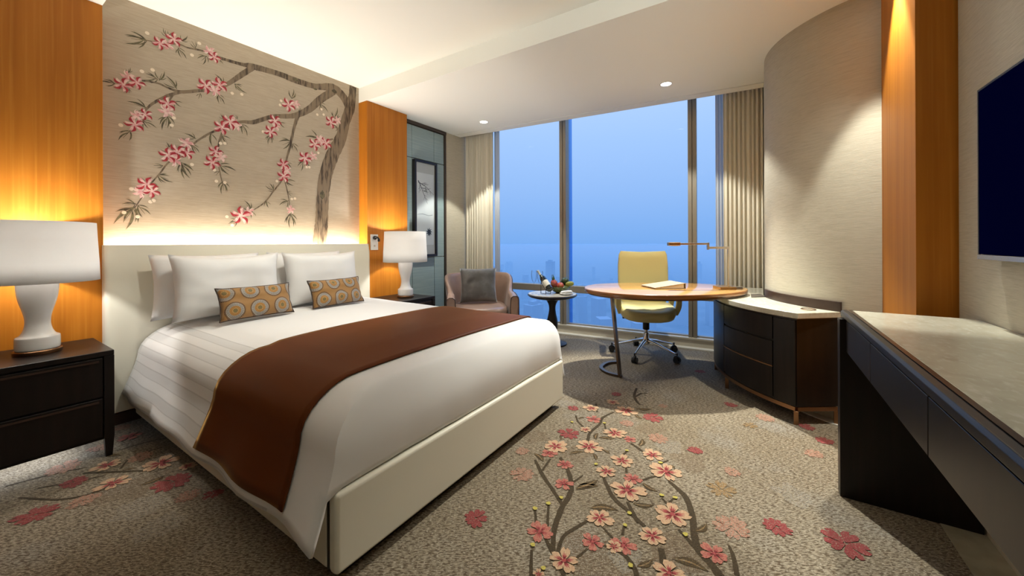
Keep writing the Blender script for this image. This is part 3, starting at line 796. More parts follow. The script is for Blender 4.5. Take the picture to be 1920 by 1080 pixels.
curtain('sheer_curtain', 'gathered white sheer at the edge of the curtain behind the desk lamp', 3.325, 3.405, 3, .014, M['sheer'], seed=9, cat='sheer curtain', lean=.03, off=.0)

# the hazy city far below the windows
struct('ground', MB().box(-9000, 7000, 120, 14000, -262, -250), M['city_ground'])
rc = random.Random(4)
placed = []
for k in range(135):
    y = rc.choice((rc.uniform(420, 1000), rc.uniform(700, 1800), rc.uniform(1200, 2600)))
    x = rc.uniform(-1.05, .05)*y
    w, d = rc.uniform(18, 45), rc.uniform(18, 40)
    if any(math.hypot(x - q[0], y - q[1]) < 75 for q in placed): continue
    placed.append((x, y))
    h = rc.uniform(25, 90) + (rc.uniform(40, 105) if rc.random() < .10 else 0)
    b = MB().box(-w/2, w/2, -d/2, d/2, 0, h)
    if rc.random() < .5: b.box(-w/4, w/4, -d/4, d/4, h, h + rc.uniform(5, 14))
    o = b.build('distant_building', M['city'], loc=(x, y, -250))
    o.rotation_euler.z = rc.uniform(0, 1.5)
    tag(o, 'hazy high-rise of the blue city seen through the windows', 'building', 'high-rises of the distant city')
hz = MB().box(-8000, 6500, 130, 9000, -253, -30).build('city_haze', None or M['city'])
hm = bpy.data.materials.new('haze')
hm.use_nodes = True
hm.node_tree.nodes.clear()
_o = hm.node_tree.nodes.new('ShaderNodeOutputMaterial')
_v = hm.node_tree.nodes.new('ShaderNodeVolumeScatter')
_v.inputs['Color'].default_value = (.48, .79, 1, 1)
_v.inputs['Density'].default_value = .0007
hm.node_tree.links.new(_v.outputs[0], _o.inputs['Volume'])
hz.data.materials[0] = hm
tag(hz, 'blue dusk haze lying over the city', 'haze', kind='stuff')
# ------------------------------------------------------------------ bed
BX0, BX1, BY0, BY1 = -3.545, -1.215, .755, 2.545
bed = thing('bed', 'cream leather double bed with tall upholstered headboard against the mural wall', 'bed', (-2.4, 1.65, 0))
def rel(o, root):
    """parts are modelled in room coordinates; shift them under their thing"""
    o.parent = root
    o.matrix_parent_inverse = Matrix.Identity(4)
    o.location = -root.location if root.rotation_euler.z == 0 else o.location
    return o
def part(name, mb, mt, root, **k):
    o = mb.build(name, mt, None, **k)
    return rel(o, root)
def sub(name, mb, mt, par, **k):
    o = mb.build(name, mt, None, **k)
    o.parent = par
    return o
PZ0, PZ1 = .055, .335
part('plinth', MB().box(BX0 + .02, BX1 - .06, BY0 + .06, BY1 - .06, 0, PZ0 + .02), M['plinth'], bed)
for (a, b) in ((BY0, BY0 + .05), (BY1 - .05, BY1)):
    part('side_panel', MB().box(BX0, BX1 - .052, a, b, PZ0, PZ1), M['cream_leather'], bed, bevel=.016, seg=3)
part('foot_panel', MB().box(BX1 - .05, BX1, BY0, BY1, PZ0, PZ1), M['cream_leather'], bed, bevel=.016, seg=3)
part('base_deck', MB().box(BX0 + .01, BX1 - .055, BY0 + .055, BY1 - .055, PZ0 + .03, PZ1 - .035), M['plinth'], bed)
part('mattress', MB().box(BX0 + .02, BX1 - .15, BY0 + .135, BY1 - .10, PZ1 - .03, .56), M['white_linen'], bed, bevel=.05, seg=4)
hb = MB()
prof = []
for k in range(13):                       # softly padded front
    z = .09 + (1.195 - .09)*k/12
    e = min(1, min(k, 12 - k)/1.2)
    prof.append((-3.555 + .02*e**.6, z))
rings = []
for yy, ins in ((.612, .03), (.618, .008), (.64, 0), (1.6, -.003), (2.58, 0), (2.602, .008), (2.608, .03)):
    rings.append([(-3.615, yy, .09)] + [(x - ins, yy, z if 0 < i < 12 else z) for i, (x, z) in enumerate(prof)] + [(-3.615, yy, 1.195)])
hb.loft(rings)
part('headboard', hb, M['cream_leather'], bed, smooth=60)
part('corner_seam', MB().box(BX1 - .053, BX1 - .049, BY0 - .0015, BY0 + .01, PZ0 + .01, PZ1 - .006), M['seam'], bed)

# duvet: rings running head-left > foot > head-right, each one lower and further out
def duvet_outline(ins, flare_l, foot_x):
    """open ring: left side points, foot points, right side points"""
    NL, NF = 36, 34
    yl, yr = .768 + ins - flare_l, 2.532 - ins*RR + flare_l*.8
    L = [(-3.522 + (foot_x - (-3.522))*i/NL, yl) for i in range(NL + 1)]
    F = [(foot_x, yl + (yr - yl)*i/NF) for i in range(1, NF)]
    return L, F, [(x, yr) for x, _ in L[::-1]]
def hN(x, y, s=3.0):
    return mnoise.noise(Vector((x*s, y*s, 1.7)))
lev = []                                   # (inset, z, arc-length)
RSH = .24
RR = .42
for k in range(9):
    a = PI/2*k/8
    lev.append((RSH*(1 - math.sin(a))*.98, .445 + .195*math.cos(a)))
for z in (.40, .365, .335, .30, .265, .23, .20): lev.append((0, z))
dv = MB()
rows = []
arcl = 0
NLV = len(lev)
for k, (ins, z) in enumerate(lev):
    if k: arcl += math.hypot(ins - lev[k-1][0], z - lev[k-1][1])
    low = max(0, (.44 - z)/.24)
    L, F, R_ = duvet_outline(ins, .086*low**1.1, -1.232 - ins*.42)
    fz = max(z, .343)
    ring = []
    n = len(L)
    for i, (x, y) in enumerate(L):
        t = i/(n - 1)
        wob = .010*low*math.sin(9*t*PI + 1.3) + .006*low*math.sin(23*t)
        zz = z + (.012*(1 - ins/RSH) if 0 else 0) - .02*low*sstep(.75, 1, t)*.5 + .018*low*(1 - t)
        out = .012*sstep(.30, .46, .5 - .5*ins/RSH) if ins < .1 else 0
        xx = x + .020*low*sstep(.96, 1, t)
        ring.append((xx, y + wob - out*.6, zz + .004*hN(x, y)))
    for i, (x, y) in enumerate(F):
        puff = .012*math.sin(PI*min(1, max(0, (.60 - z)/.26))) if z > .33 else 0
        if k >= 12: x = x - .012
        ring.append((x + puff + .005*hN(x, y, 6)*(1 if z < .6 else .3), y, (fz if k < 12 else .343) + .004*hN(x, y)))
    for i, (x, y) in enumerate(R_):
        t = 1 - i/(n - 1)
        ring.append((x, y + .010*low*math.sin(8*t*PI), z + .004*hN(x, y)))
    b = dv.add(ring, [])
    for j in range(len(ring)): dv.uv[b + j] = (.5, arcl) if (j <= n or j >= len(ring) - n) else (.5, -1)
    rows.append((b, len(ring), n))
for k in range(NLV - 1):
    b0, m_, n = rows[k]
    b1 = rows[k+1][0]
    for j in range(m_ - 1):
        foot = n - 1 <= j < m_ - n
        if foot and k >= 11: continue
        if foot and k >= 8 and (j == n - 1):
            pass
        dv.f.append((b0 + j, b0 + j + 1, b1 + j + 1, b1 + j)); dv.m.append(1 if foot or dv.v[b0 + j][0] > -1.56 else 0)
# flat top
b0, m_, n = rows[0]
NF = m_ - 2*n
top = [[b0 + i] for i in range(n)]
for i in range(n - 1):
    p, q = Vector(dv.v[b0 + i]), Vector(dv.v[b0 + m_ - 1 - i])
    for j in range(1, NF + 1):
        t = j/(NF + 1)
        pt = p.lerp(q, t)
        crown = .026*(math.sin(PI*t)**.5)*min(1, (1 - i/(n - 1))*6) * (1 if i < n - 4 else 1)
        pt.z += crown + .004*hN(pt.x, pt.y, 2.2) + .012*(1 - i/(n-1))
        dv.v.append(tuple(pt))
        dv.uv[len(dv.v) - 1] = (.5, -t*1.2 - .001) if 0 else (.5, -1)
        top[i].append(len(dv.v) - 1)
for i in range(n): top[i].append(b0 + m_ - 1 - i)
top[n-1] = [b0 + n - 1] + [b0 + n + j for j in range(NF)] + [b0 + m_ - n]
for i in range(n - 1):
    for j in range(NF + 1):
        dv.f.append((top[i][j], top[i+1][j], top[i+1][j+1], top[i][j+1])); dv.m.append(1)
k_ = NB('striped_duvet_cotton')
uvn = k_.n('ShaderNodeUVMap')
sp_ = k_.n('ShaderNodeSeparateXYZ')
k_.put(sp_.inputs[0], uvn.outputs[0])
v_ = sp_.outputs['Y']
ph_ = k_.math('FRACT', k_.math('DIVIDE', v_, .105))
band = k_.math('MULTIPLY', k_.math('GREATER_THAN', ph_, .50), k_.math('GREATER_THAN', v_, .02))
edge = k_.math('LESS_THAN', k_.math('ABSOLUTE', k_.math('SUBTRACT', ph_, .5)), .035)
edge2 = k_.math('GREATER_THAN', ph_, .955)
edg = k_.math('MULTIPLY', k_.math('MAXIMUM', edge, edge2), k_.math('GREATER_THAN', v_, .02))
col = k_.mix(band, (.80, .79, .78), (.715, .71, .705))
col = k_.mix(edg, col, (.61, .60, .59))
k_.put(k_.b.inputs['Base Color'], col)
k_.put(k_.b.inputs['Roughness'], k_.math('SUBTRACT', .75, k_.math('MULTIPLY', band, .3)))
k_.b.inputs['Specular IOR Level'].default_value = .25
k_.b.inputs['Sheen Weight'].default_value = .12
bp_ = k_.n('ShaderNodeBump')
bp_.inputs['Strength'].default_value = .25
bp_.inputs['Distance'].default_value = .01
tcx = k_.n('ShaderNodeTexCoord').outputs['Object']
k_.put(bp_.inputs['Height'], k_.noise(tcx, 7, 5))
k_.put(k_.b.inputs['Normal'], bp_.outputs[0])
M['duvet'] = k_.m
o = dv.build('duvet', [M['duvet'], M['white_linen']], smooth=60, flip=True)
md = o.modifiers.new('thickness', 'SOLIDIFY'); md.thickness = .012; md.offset = -1
tag(o, 'white satin-striped duvet spread over the bed, hanging down its side', 'duvet')

# runner: the same rings, sampled between two x positions and lifted a little
def side_profile(x, lift):
    """(y, z) across the bed at x from left hem to right hem, following the duvet"""
    i = (x + 3.53)/((-1.232 - RSH) + 3.53)
    pts = []
    for k in range(NLV - 2, -1, -1):
        ins, z = lev[k]
        low = max(0, (.44 - z)/.24)
        foot = -1.232 - ins*.42
        t = (x + 3.53)/(foot + 3.53)
        y = .768 + ins - .086*low**1.1 + .010*low*math.sin(9*t*PI + 1.3) + .006*low*math.sin(23*t)
        pts.append((y, z + .018*low*(1 - t) - .010*low*sstep(.75, 1, t)))
    return pts
rn = MB()
rr = []
NX = 22
for i in range(NX + 1):
    x = -2.235 + (2.235 - 1.448)*i/NX
    pl = side_profile(x, .01)
    t = (x + 3.53)/(-1.47 + 3.53)
    left = []
    for q, (y, z) in enumerate(pl):
        a = pl[max(q-1, 0)]; b = pl[min(q+1, len(pl)-1)]
        dy, dz = b[0]-a[0], b[1]-a[1]
        d = math.hypot(dy, dz) or 1
        left.append((x, y - dz/d*.013, z + dy/d*.013))
    yl = left[-1][1]
    row = left[:]
    zt = lev[0][1]
    for j in range(1, 26):
        s = j/26
        y = yl + (2.532 - RSH*RR + .01 - yl)*s
        cr = .026*(math.sin(PI*s)**.5)*min(1, (1 - (x+3.53)/(-1.472+3.53))*6)
        row.append((x, y, zt + cr + .012*(1 - (x+3.53)/2.06) + .0155 + .004*hN(x, y, 2.2)))
    for (xx, y, z) in left[::-1]:
        row.append((x, 2.532 + (.768 - y)*(RR if y > .768 else .8) + .0, z))
    rr.append(row)
tree = BVHTree.FromPolygons([Vector(p) for p in dv.v], dv.f)
def on_duvet(p, lift=.009):
    q, nrm, _, _ = tree.find_nearest(Vector(p))
    out = Vector((0, q.y - 1.65, (q.z - .35)*2))
    if nrm.dot(out) < 0: nrm = -nrm
    return q + nrm*lift
vs = [on_duvet(p) for r in rr for p in r]
W = len(rr[0])
rn.add(vs, [(i*W + j, i*W + j + 1, (i+1)*W + j + 1, (i+1)*W + j) for i in range(NX) for j in range(W - 1)])
o = rn.build('bed_runner', M['runner'], smooth=60, solid=.006)
tag(o, 'burgundy brown satin runner lying across the foot of the bed', 'bed runner')

# pillows: two crossed-over sheets of a rounded square, puffed
def pillow(name, mt, w, h, t, loc, rz, lean, label, cat, group=None, pinch=.07, seed=0, uv=False, ear=.0, seam=None, sag=0):
    n = 22
    rnd = random.Random(seed)
    mb = MB()
    def P(i, j, s):
        u, v = -1 + 2*i/n, -1 + 2*j/n
        e = max(0, (1 - u**4))*max(0, (1 - v**4))
        th = t/2*e**.55*(1 + .12*mnoise.noise(Vector((u*1.6 + seed, v*1.6, s))))
        # sides bow inwards between the corners
        x = u*w/2*(1 - pinch*(1 - v*v)*abs(u)**3*1.0) + 0
        z = v*h/2*(1 - pinch*(1 - u*u)*abs(v)**3*1.0)
        cor = max(0, abs(u) - .8)*max(0, abs(v) - .8)*25
        x += math.copysign(ear, u)*cor
        z += math.copysign(ear, v)*cor
        z -= sag*(1 - u*u)*max(0, v)
        y = s*th + .008*mnoise.noise(Vector((u*3, v*3 + seed, 5)))
        return (x, y, z + h/2)
    idx = {}
    for s in (-1, 1):
        for i in range(n + 1):
            for j in range(n + 1):
                edge_ = i in (0, n) or j in (0, n)
                key = (i, j, 0 if edge_ else s)
                if key not in idx:
                    mb.v.append(P(i, j, 0 if edge_ else s))
                    idx[key] = len(mb.v) - 1
                    mb.uv[idx[key]] = (i/n*w, j/n*h)
        g = lambda i, j: idx[(i, j, 0 if (i in (0, n) or j in (0, n)) else s)]
        for i in range(n):
            for j in range(n):
                q = (g(i, j), g(i+1, j), g(i+1, j+1), g(i, j+1))
                mb.f.append(q if s < 0 else q[::-1]); mb.m.append(0)
    if not uv: mb.uv = {}
    o = mb.build(name, mt, None, smooth=180)
    o.location = loc
    o.rotation_euler = (-lean, 0, rz)
    if seam:
        ring = [P(i, 0, 0) for i in range(n)] + [P(n, j, 0) for j in range(n)] + [P(i, n, 0) for i in range(n, 0, -1)] + [P(0, j, 0) for j in range(n, 0, -1)]
        MB().tube(ring + ring[:1], .004, 6).build('piping', seam, o)
    return tag(o, label, cat, group)
FX = PI/2                                    # local -Y faces the room (+X)
gp = 'white pillows against the headboard'
pillow('pillow', M['white_linen'], .67, .445, .155, (-3.385, 1.13, .686), FX, .10, 'rear white pillow flat against the headboard, at the end nearest the large lamp', 'pillow', gp, seed=1)
pillow('pillow', M['white_linen'], .66, .445, .155, (-3.385, 1.85, .686), FX, .10, 'rear white pillow flat against the headboard, at the end nearest the reading light', 'pillow', gp, seed=2)
pillow('pillow', M['white_linen'], .68, .452, .18, (-3.185, 1.19, .686), FX, .15, 'front white pillow behind a patterned cushion, at the end nearest the large lamp', 'pillow', gp, seed=3, sag=.02)
pillow('pillow', M['white_linen'], .67, .448, .18, (-3.185, 1.89, .686), FX, .15, 'front white pillow behind a patterned cushion, at the end nearest the reading light', 'pillow', gp, seed=4, sag=.015)

k_ = NB('medallion_fabric')
uvn = k_.n('ShaderNodeUVMap')
sp_ = k_.n('ShaderNodeSeparateXYZ')
k_.put(sp_.inputs[0], uvn.outputs[0])
cw, ch = .148, .128
uu = k_.math('DIVIDE', k_.math('ADD', sp_.outputs['X'], .0), cw)
vv = k_.math('DIVIDE', k_.math('ADD', sp_.outputs['Y'], .012), ch)
row_ = k_.math('FLOOR', vv)
uu2 = k_.math('ADD', uu, k_.math('MULTIPLY', k_.math('MODULO', row_, 2.0), .30))
fu = k_.math('MULTIPLY', k_.math('SUBTRACT', k_.math('FRACT', uu2), .5), cw)
fv = k_.math('MULTIPLY', k_.math('SUBTRACT', k_.math('FRACT', vv), .5), ch)
rad_ = k_.math('SQRT', k_.math('ADD', k_.math('MULTIPLY', fu, fu), k_.math('MULTIPLY', fv, fv)))
ang_ = k_.math('ARCTAN2', fv, fu)
def ringmask(a, b): return k_.math('MULTIPLY', k_.math('GREATER_THAN', rad_, a), k_.math('LESS_THAN', rad_, b))
def dots(n, thr=0.0): return k_.math('GREATER_THAN', k_.math('SINE', k_.math('MULTIPLY', ang_, n)), thr)
col = k_.mix(k_.noise(k_.n('ShaderNodeTexCoord').outputs['Object'], 300, 1), (.27, .135, .035), (.34, .175, .05))
for a, b, c, nn in ((.052, .060, (.05, .022, .012), 44), (.0, .052, (.13, .06, .02), 0), (.046, .0515, (.42, .43, .40), 40), (.0395, .0445, (.38, .40, .38), 36),
                    (.033, .038, (.40, .42, .40), 32), (.0265, .0315, (.55, .27, .05), 26), (.020, .025, (.52, .25, .045), 20), (.0135, .0185, (.60, .36, .10), 14), (0, .012, (.16, .12, .04), 0)):
    mk = ringmask(a - 1e-5, b)
    if nn: mk = k_.math('MULTIPLY', mk, dots(nn, -.45))
    col = k_.mix(mk, col, c)
k_.put(k_.b.inputs['Base Color'], col)
k_.b.inputs['Roughness'].default_value = .7
k_.b.inputs['Sheen Weight'].default_value = .2
M['medallion'] = k_.m
gc = 'small patterned cushions on the bed'
pillow('cushion', M['medallion'], .46, .222, .12, (-2.945, 1.262, .690), FX - .02, .36, 'small brown medallion-patterned cushion on the bed, the one nearer the large lamp', 'cushion', gc, pinch=.05, seed=7, uv=True, ear=.004, seam=M['piping'])
pillow('cushion', M['medallion'], .46, .222, .12, (-2.945, 1.872, .690), FX + .03, .36, 'small brown medallion-patterned cushion on the bed, the one nearer the reading light', 'cushion', gc, pinch=.05, seed=8, uv=True, ear=.004, seam=M['piping'])

# ------------------------------------------------------------------ bedside tables and lamps
def bedside(y0, y1, label):
    t = thing('bedside_table', label, 'bedside table', (-3.335, (y0 + y1)/2, 0), 0, 'dark wood bedside tables')
    w = (y1 - y0)/2
    x0, x1 = -.258, .25
    def p(name, mb, mt=M['espresso'], **k): return mb.build(name, mt, t, **k)
    p('table_top', MB().box(x0, x1, -w, w, .572, .60), bevel=.004)
    p('cabinet_body', MB().box(x0 + .006, x1 - .022, -w + .006, w - .006, .10, .571), bevel=.002)
    for z0, z1 in ((.12, .335), (.345, .562)):
        d = p('drawer_front', MB().box(x1 - .021, x1 - .006, -w + .045, w - .045, z0, z1), bevel=.003)
        MB().box(x1 - .008, x1 + .0, -w + .06, w - .06, z1 - .022, z1 - .012).build('pull_groove', M['espresso_brown'], d)
    for sx in (x0 + .022, x1 - .022):
        for sy in (-w + .02, w - .02):
            mb = MB()
            mb.loft([[(sx + a*q, sy + b*q, z) for a, b in ((-1, -1), (1, -1), (1, 1), (-1, 1))] for z, q in ((0, .013), (.12, .02), (.571, .02))])
            p('leg', mb)
    return t
bedside(-.03, .572, 'dark wood bedside table under the large white lamp, nearest the viewer')
bedside(2.64, 3.128, 'dark wood bedside table beyond the bed, in front of the grey wall panels')

def table_lamp(loc, label):
    t = thing('table_lamp', label, 'table lamp', loc, 0, 'white bedside lamps')
    t.location.z += .001
    MB().lathe([(.0, 0), (.088, 0), (.09, .006), (.09, .018), (.086, .022), (0, .022)], 48).build('base_disc', M['copper'], t)
    pr_ = [(0, .022), (.078, .022), (.082, .028), (.083, .05), (.082, .086), (.078, .094), (.066, .102), (.056, .12), (.0495, .145), (.047, .17), (.049, .20), (.056, .235), (.066, .275), (.073, .31), (.077, .345), (.078, .38), (.075, .395), (.05, .40), (0, .40)]
    MB().lathe(spline(pr_[1:-1], 4), 48).build('ceramic_body', M['ceramic'], t, smooth=60)
    MB().tube([(0, 0, .395), (0, 0, .70)], .006, 10).build('stem', M['nickel'], t)
    MB().lathe([(.002, .0), (.02, .01), (.03, .035), (.022, .065), (.01, .08), (.001, .082)], 20, (0, 0, .50)).build('bulb', M['bulb'], t)
    R1, R0, z0, z1 = .222, .236, .392, .725
    sh = MB()
    sh.loft([[(r*math.cos(2*PI*j/64), r*math.sin(2*PI*j/64), z) for j in range(64)] for r, z in ((R0, z0), (R0 - .003, z0 + .1), (R1 + .004, z1 - .1), (R1, z1))], cap=False)
    s = sh.build('lamp_shade', M['shade'], t, smooth=180, solid=.002)
    sp = MB()
    for q in range(3):
        a = 2*PI*q/3
        sp.tube([(0, 0, z1 - .012), (R1*math.cos(a), R1*math.sin(a), z1 - .012)], .002, 6)
    sp.build('shade_spider', M['nickel'], s)
    MB().lathe([(.002, 0), (.010, .002), (.010, .02), (.005, .028), (.001, .029)], 16, (0, 0, .70)).build('finial', M['white_plastic'], t)
    l = bpy.data.lights.new('bedside_lamp_light', 'POINT')
    l.energy = 23
    l.color = (1, .98, .94)
    l.shadow_soft_size = .035
    lo = bpy.data.objects.new('lamp_light', l)
    C.objects.link(lo)
    lo.parent = t
    lo.location = (0, 0, .635)
table_lamp((-3.36, .325, .60), 'white ceramic lamp with drum shade on the nearest bedside table')
table_lamp((-3.30, 2.885, .60), 'white ceramic lamp with drum shade beyond the bed, before the framed picture')

# reading light plate on the wood panel
rl = thing('reading_light', 'small reading light on a white switch plate, on the wood panel beside the headboard', 'wall light', (-3.6, 2.70, 1.21))
MB().box(0, .012, -.048, .048, -.085, .088).build('wall_plate', M['white_plastic'], rl, bevel=.003)
MB().lathe([(.02, 0), (.022, .004), (.022, .018), (.012, .024)], 20).build('pivot', M['black_plastic'], rl).matrix_local = Matrix.Translation((.012, -.005, .05)) @ Matrix.Rotation(PI/2, 4, 'Y')
MB().tube(spline([(.03, -.005, .05), (.055, -.002, .058), (.065, .012, .04), (.060, .02, .012)], 5), [.010]*11 + [.013]*4 + [.014], 12).build('lamp_head', M['black_plastic'], rl)
MB().lathe([(.0, 0), (.009, 0), (.009, .008), (.0, .009)], 14).build('switch_knob', M['nickel'], rl).matrix_local = Matrix.Translation((.012, 0, -.04)) @ Matrix.Rotation(PI/2, 4, 'Y')

# ------------------------------------------------------------------ grey panelled wall unit and framed picture
wu = thing('wall_panelling', 'grey-green panelled wall unit in a dark frame, between the wood panel and the curtain', 'wall panels', (-3.735, 3.58, 0))
ys = [-.40, -.214, .180, .372]
zs = [.0, 1.012, 2.295, 2.715]
for a in range(3):
    for b in range(3):
        MB().box(-.012, .014, ys[a] + .003, ys[a+1] - .003, zs[b] + .004, zs[b+1] - .004).build('panel', M['closet'], wu, bevel=.003)
MB().box(-.014, .03, -.40, .41, 2.722, 2.762).box(-.014, .03, .374, .404, 0, 2.722).build('frame', M['closet_frame'], wu)
pf = thing('framed_picture', 'tall ink picture of a bare branch in a black frame, above the bedside table', 'picture', (-3.72, 3.565, 1.65))
pw, ph_ = .20, .625
fm = MB()
for a in ((-pw, -pw + .028, -ph_, ph_), (pw - .028, pw, -ph_, ph_), (-pw + .028, pw - .028, -ph_, -ph_ + .028), (-pw + .028, pw - .028, ph_ - .028, ph_)):
    fm.box(.0, .055, *a)
fm.build('frame', M['black_frame'], pf, bevel=.002)
MB().box(.004, .030, -pw + .028, pw - .028, -ph_ + .028, ph_ - .028).build('mat_board', M['mat_board'], pf)
ap = MB().box(.0302, .0320, -pw + .052, pw - .050, -ph_ + .15, ph_ - .16)
put = lambda a, b: (.0326, a, b)
rt = random.Random(2)
def twig(y, z, a, l, w, depth):
    y1, z1 = y + l*math.cos(a), z + l*math.sin(a)
    ribbon2(ap, [(y, z, w), ((y+y1)/2 + rt.uniform(-.006, .006), (z+z1)/2, w*.8), (y1, z1, w*.5)], 1, put, 3)
    if depth:
        for f in (.35, .6, .85):
            twig(y + (y1-y)*f, z + (z1-z)*f, a + rt.choice((-1, 1))*rt.uniform(.5, 1.0), l*rt.uniform(.35, .55), w*.6, depth - 1)
        twig(y1, z1, a + rt.uniform(-.3, .3), l*.6, w*.6, depth - 1)
twig(-.125, .36, -1.05, .17, .006, 2)
twig(-.125, .34, -.35, .16, .005, 2)
for q in range(9):
    a = 2*PI*q/9
    leaf2(ap, .065, -.305, .065 + .055*math.cos(a), -.305 + .06*math.sin(a), .16, 1, put, .1)
ribbon2(ap, [(-.14, -.08, .003), (-.05, -.07, .006), (.05, -.085, .004), (.13, -.075, .005)], 2, put, 4)
ap.build('artwork', [M['art_paper'], M['ink'], M['ink_pale']], pf, smooth=0)
MB().box(.044, .046, -pw + .028, pw - .028, -ph_ + .028, ph_ - .028).build('glass', M['picture_glass'], pf)
# ------------------------------------------------------------------ armchair by the curtain
ac = thing('armchair', 'copper-brown leather tub armchair in the corner by the curtain', 'armchair', (-2.97, 3.80, 0), math.radians(44))
# U-shaped shell in local coordinates, front is -Y
NU = 44
sh = MB()
rings = []
for i in range(NU + 1):
    t = -1 + 2*i/NU                        # -1 one arm front, 0 back, 1 other arm front
    s = abs(t)
    if s < .56:                            # curved back
        a = (t/.56)*(PI/2)
        x, y = .36*math.sin(a), .02 + .33*math.cos(a)
        nx, ny = math.sin(a), math.cos(a)
    else:
        f = (s - .56)/.44
        x, y = math.copysign(.36 + .015*f, t), .02 - .40*f
        nx, ny = math.copysign(1, t), 0
    h = .80 - .20*sstep(.34, .74, s) - .035*sstep(.8, 1, s)
    th = .055 + .045*sstep(.45, .95, s)
    end = 1
    if s > .985: end = .8
    z0 = .16
    def q(o, z):
        lean = .10*max(0, (z - .40))/.40*(1 - sstep(.35, .8, s))
        return (x + nx*(o + lean), y + ny*(o + lean), z)
    b = th/2
    rings.append([q(b*.8, z0), q(b, z0 + .12), q(b, h - .05), q(b*.9, h - .02), q(b*.4, h), q(-b*.4, h), q(-b*.9, h - .02), q(-b, h - .05), q(-b*1.1, .42), q(-b*.9, z0)])
sh.loft(rings)
o = sh.build('shell', M['arm_leather'], ac, smooth=50, bevel=.010, seg=2)
for e in (0, NU):
    r = rings[e]
    MB().tube([Vector(p) + Vector((0, -.003, 0)) for p in r + r[:1]], .0045, 6).build('piping', M['piping'], o)
MB().tube([Vector(r[3]) + Vector((0, 0, .006)) for r in rings], .0045, 6).build('piping', M['piping'], o)
st = MB()
for z, k in ((.17, .95), (.28, 1), (.385, 1), (.42, .985), (.432, .93), (.438, .7)):
    pts = []
    for j in range(40):
        a = 2*PI*j/40
        ca, sa = math.cos(a), math.sin(a)
        x = .318*math.copysign(abs(ca)**.55, ca)
        y = -.09 + .36*math.copysign(abs(sa)**.6, sa)
        y = min(y, .24 - .25*(x/.318)**4*.25)
        pts.append((x*k, -.09 + (y + .09)*k, z))
    if z == .17: first_ring = pts
    st.loft([pts, pts], cap=False) if False else None
    st._r = getattr(st, '_r', []) + [pts]
st.loft(st._r)
MB_seat = st.build('seat_cushion', M['arm_leather'], ac, smooth=60)
for sx in (-.28, .28):
    for sy in (-.33, .24):
        MB().lathe([(.014, 0), (.022, .17)], 14, (sx, sy, 0)).build('leg', M['espresso'], ac)
Rz = Matrix.Rotation(math.radians(44), 4, 'Z')
pl = Rz @ Vector((-.02, -.05, 0))
pillow('scatter_cushion', M['velvet'], .46, .44, .15, (-2.97 + pl.x, 3.80 + pl.y, .452), math.radians(42), .28, 'square charcoal velvet cushion sitting in the brown armchair', 'cushion', pinch=.06, seed=12, ear=.004)

# ------------------------------------------------------------------ pedestal table with fruit and wine
TX, TY, TZ = -2.055, 4.01, .60
tb = thing('pedestal_table', 'small round marble-topped table on a dark turned pedestal, by the window', 'side table', (TX, TY, 0))
MB().lathe(spline([(.165, 0), (.17, .012), (.165, .022), (.12, .034), (.075, .06), (.055, .12), (.062, .20), (.062, .28), (.045, .36), (.038, .42), (.045, .47), (.07, .52), (.085, .545)], 5), 48).build('pedestal', M['espresso'], tb, smooth=60)
MB().lathe([(0, .545), (.20, .545), (.265, .562), (.29, .58), (.292, .586), (.285, .590), (0, .590)], 72).build('table_rim', M['espresso'], tb, smooth=40)
MB().lathe([(0, .5905), (.278, .5905), (.282, .594), (.280, .60), (0, .60)], 72).build('marble_top', M['marble_white'], tb, smooth=40)
VX = Vector((.8373, .5468, 0)); VY = Vector((-.5468, .8373, 0))    # across / away as seen from the doorway
def tp(a, b, z=0): return Vector((TX, TY, TZ + .001 + z)) + VX*a + VY*b
def flute(p, label):
    o = MB().lathe(spline([(.032, 0), (.030, .003), (.006, .008), (.0035, .03), (.0035, .10), (.005, .125), (.020, .15), (.030, .19), (.032, .23), (.028, .272)], 4), 24, cap=False).build('wine_glass', M['clear_glass'], None, smooth=180, loc=p)
    tag(o, label, 'wine glass', 'clear wine glasses on the pedestal table')
flute(tp(-.215, -.03), 'clear stemmed wine glass on the marble table, at its edge')
flute(tp(-.15, -.13), 'clear stemmed wine glass on the marble table, next to the tilted bottle')
# wine bottle lying tilted in a dark cradle, its base to the viewer
cr = thing('bottle_cradle', 'dark metal cradle holding the tilted wine bottle', 'bottle holder', tp(-.05, -.04))
dirb = (VX*-.42 + VY*.62 + Vector((0, 0, .66))).normalized()
base = Vector((0, 0, .05)) + VX*.02 - VY*.06
ax = dirb.cross(Vector((0, 0, 1))).normalized()
upn = ax.cross(dirb)
for s in (.03, .15):
    c0 = base + dirb*s
    pts = [c0 + (ax*math.cos(a) + upn*math.sin(a))*.0425 for a in [PI*1.05 + (PI*.9)*q/12 for q in range(13)]]
    MB().tube(pts, .0035, 8).build('ring', M['black_plastic'], cr)
for sgn in (-1, 1):
    a_, b_ = base + dirb*.03 + ax*.037*sgn - upn*.0285, base + dirb*.15 + ax*.037*sgn - upn*.0285
    MB().tube([Vector((a_.x, a_.y, .004)), a_, b_, Vector((b_.x, b_.y, .004)), Vector((a_.x, a_.y, .004))], .0035, 8).build('side_rod', M['black_plastic'], cr)
bt = thing('wine_bottle', 'dark wine bottle with pale label tilted in its cradle on the marble table', 'wine bottle', tp(-.05, -.04))
Bm = Matrix.Translation(base) @ dirb.to_track_quat('Z', 'Y').to_matrix().to_4x4()
def bl(name, prof, mt, n=32):
    o = MB().lathe(prof, n).build(name, mt, bt, smooth=50)
    o.matrix_local = Bm
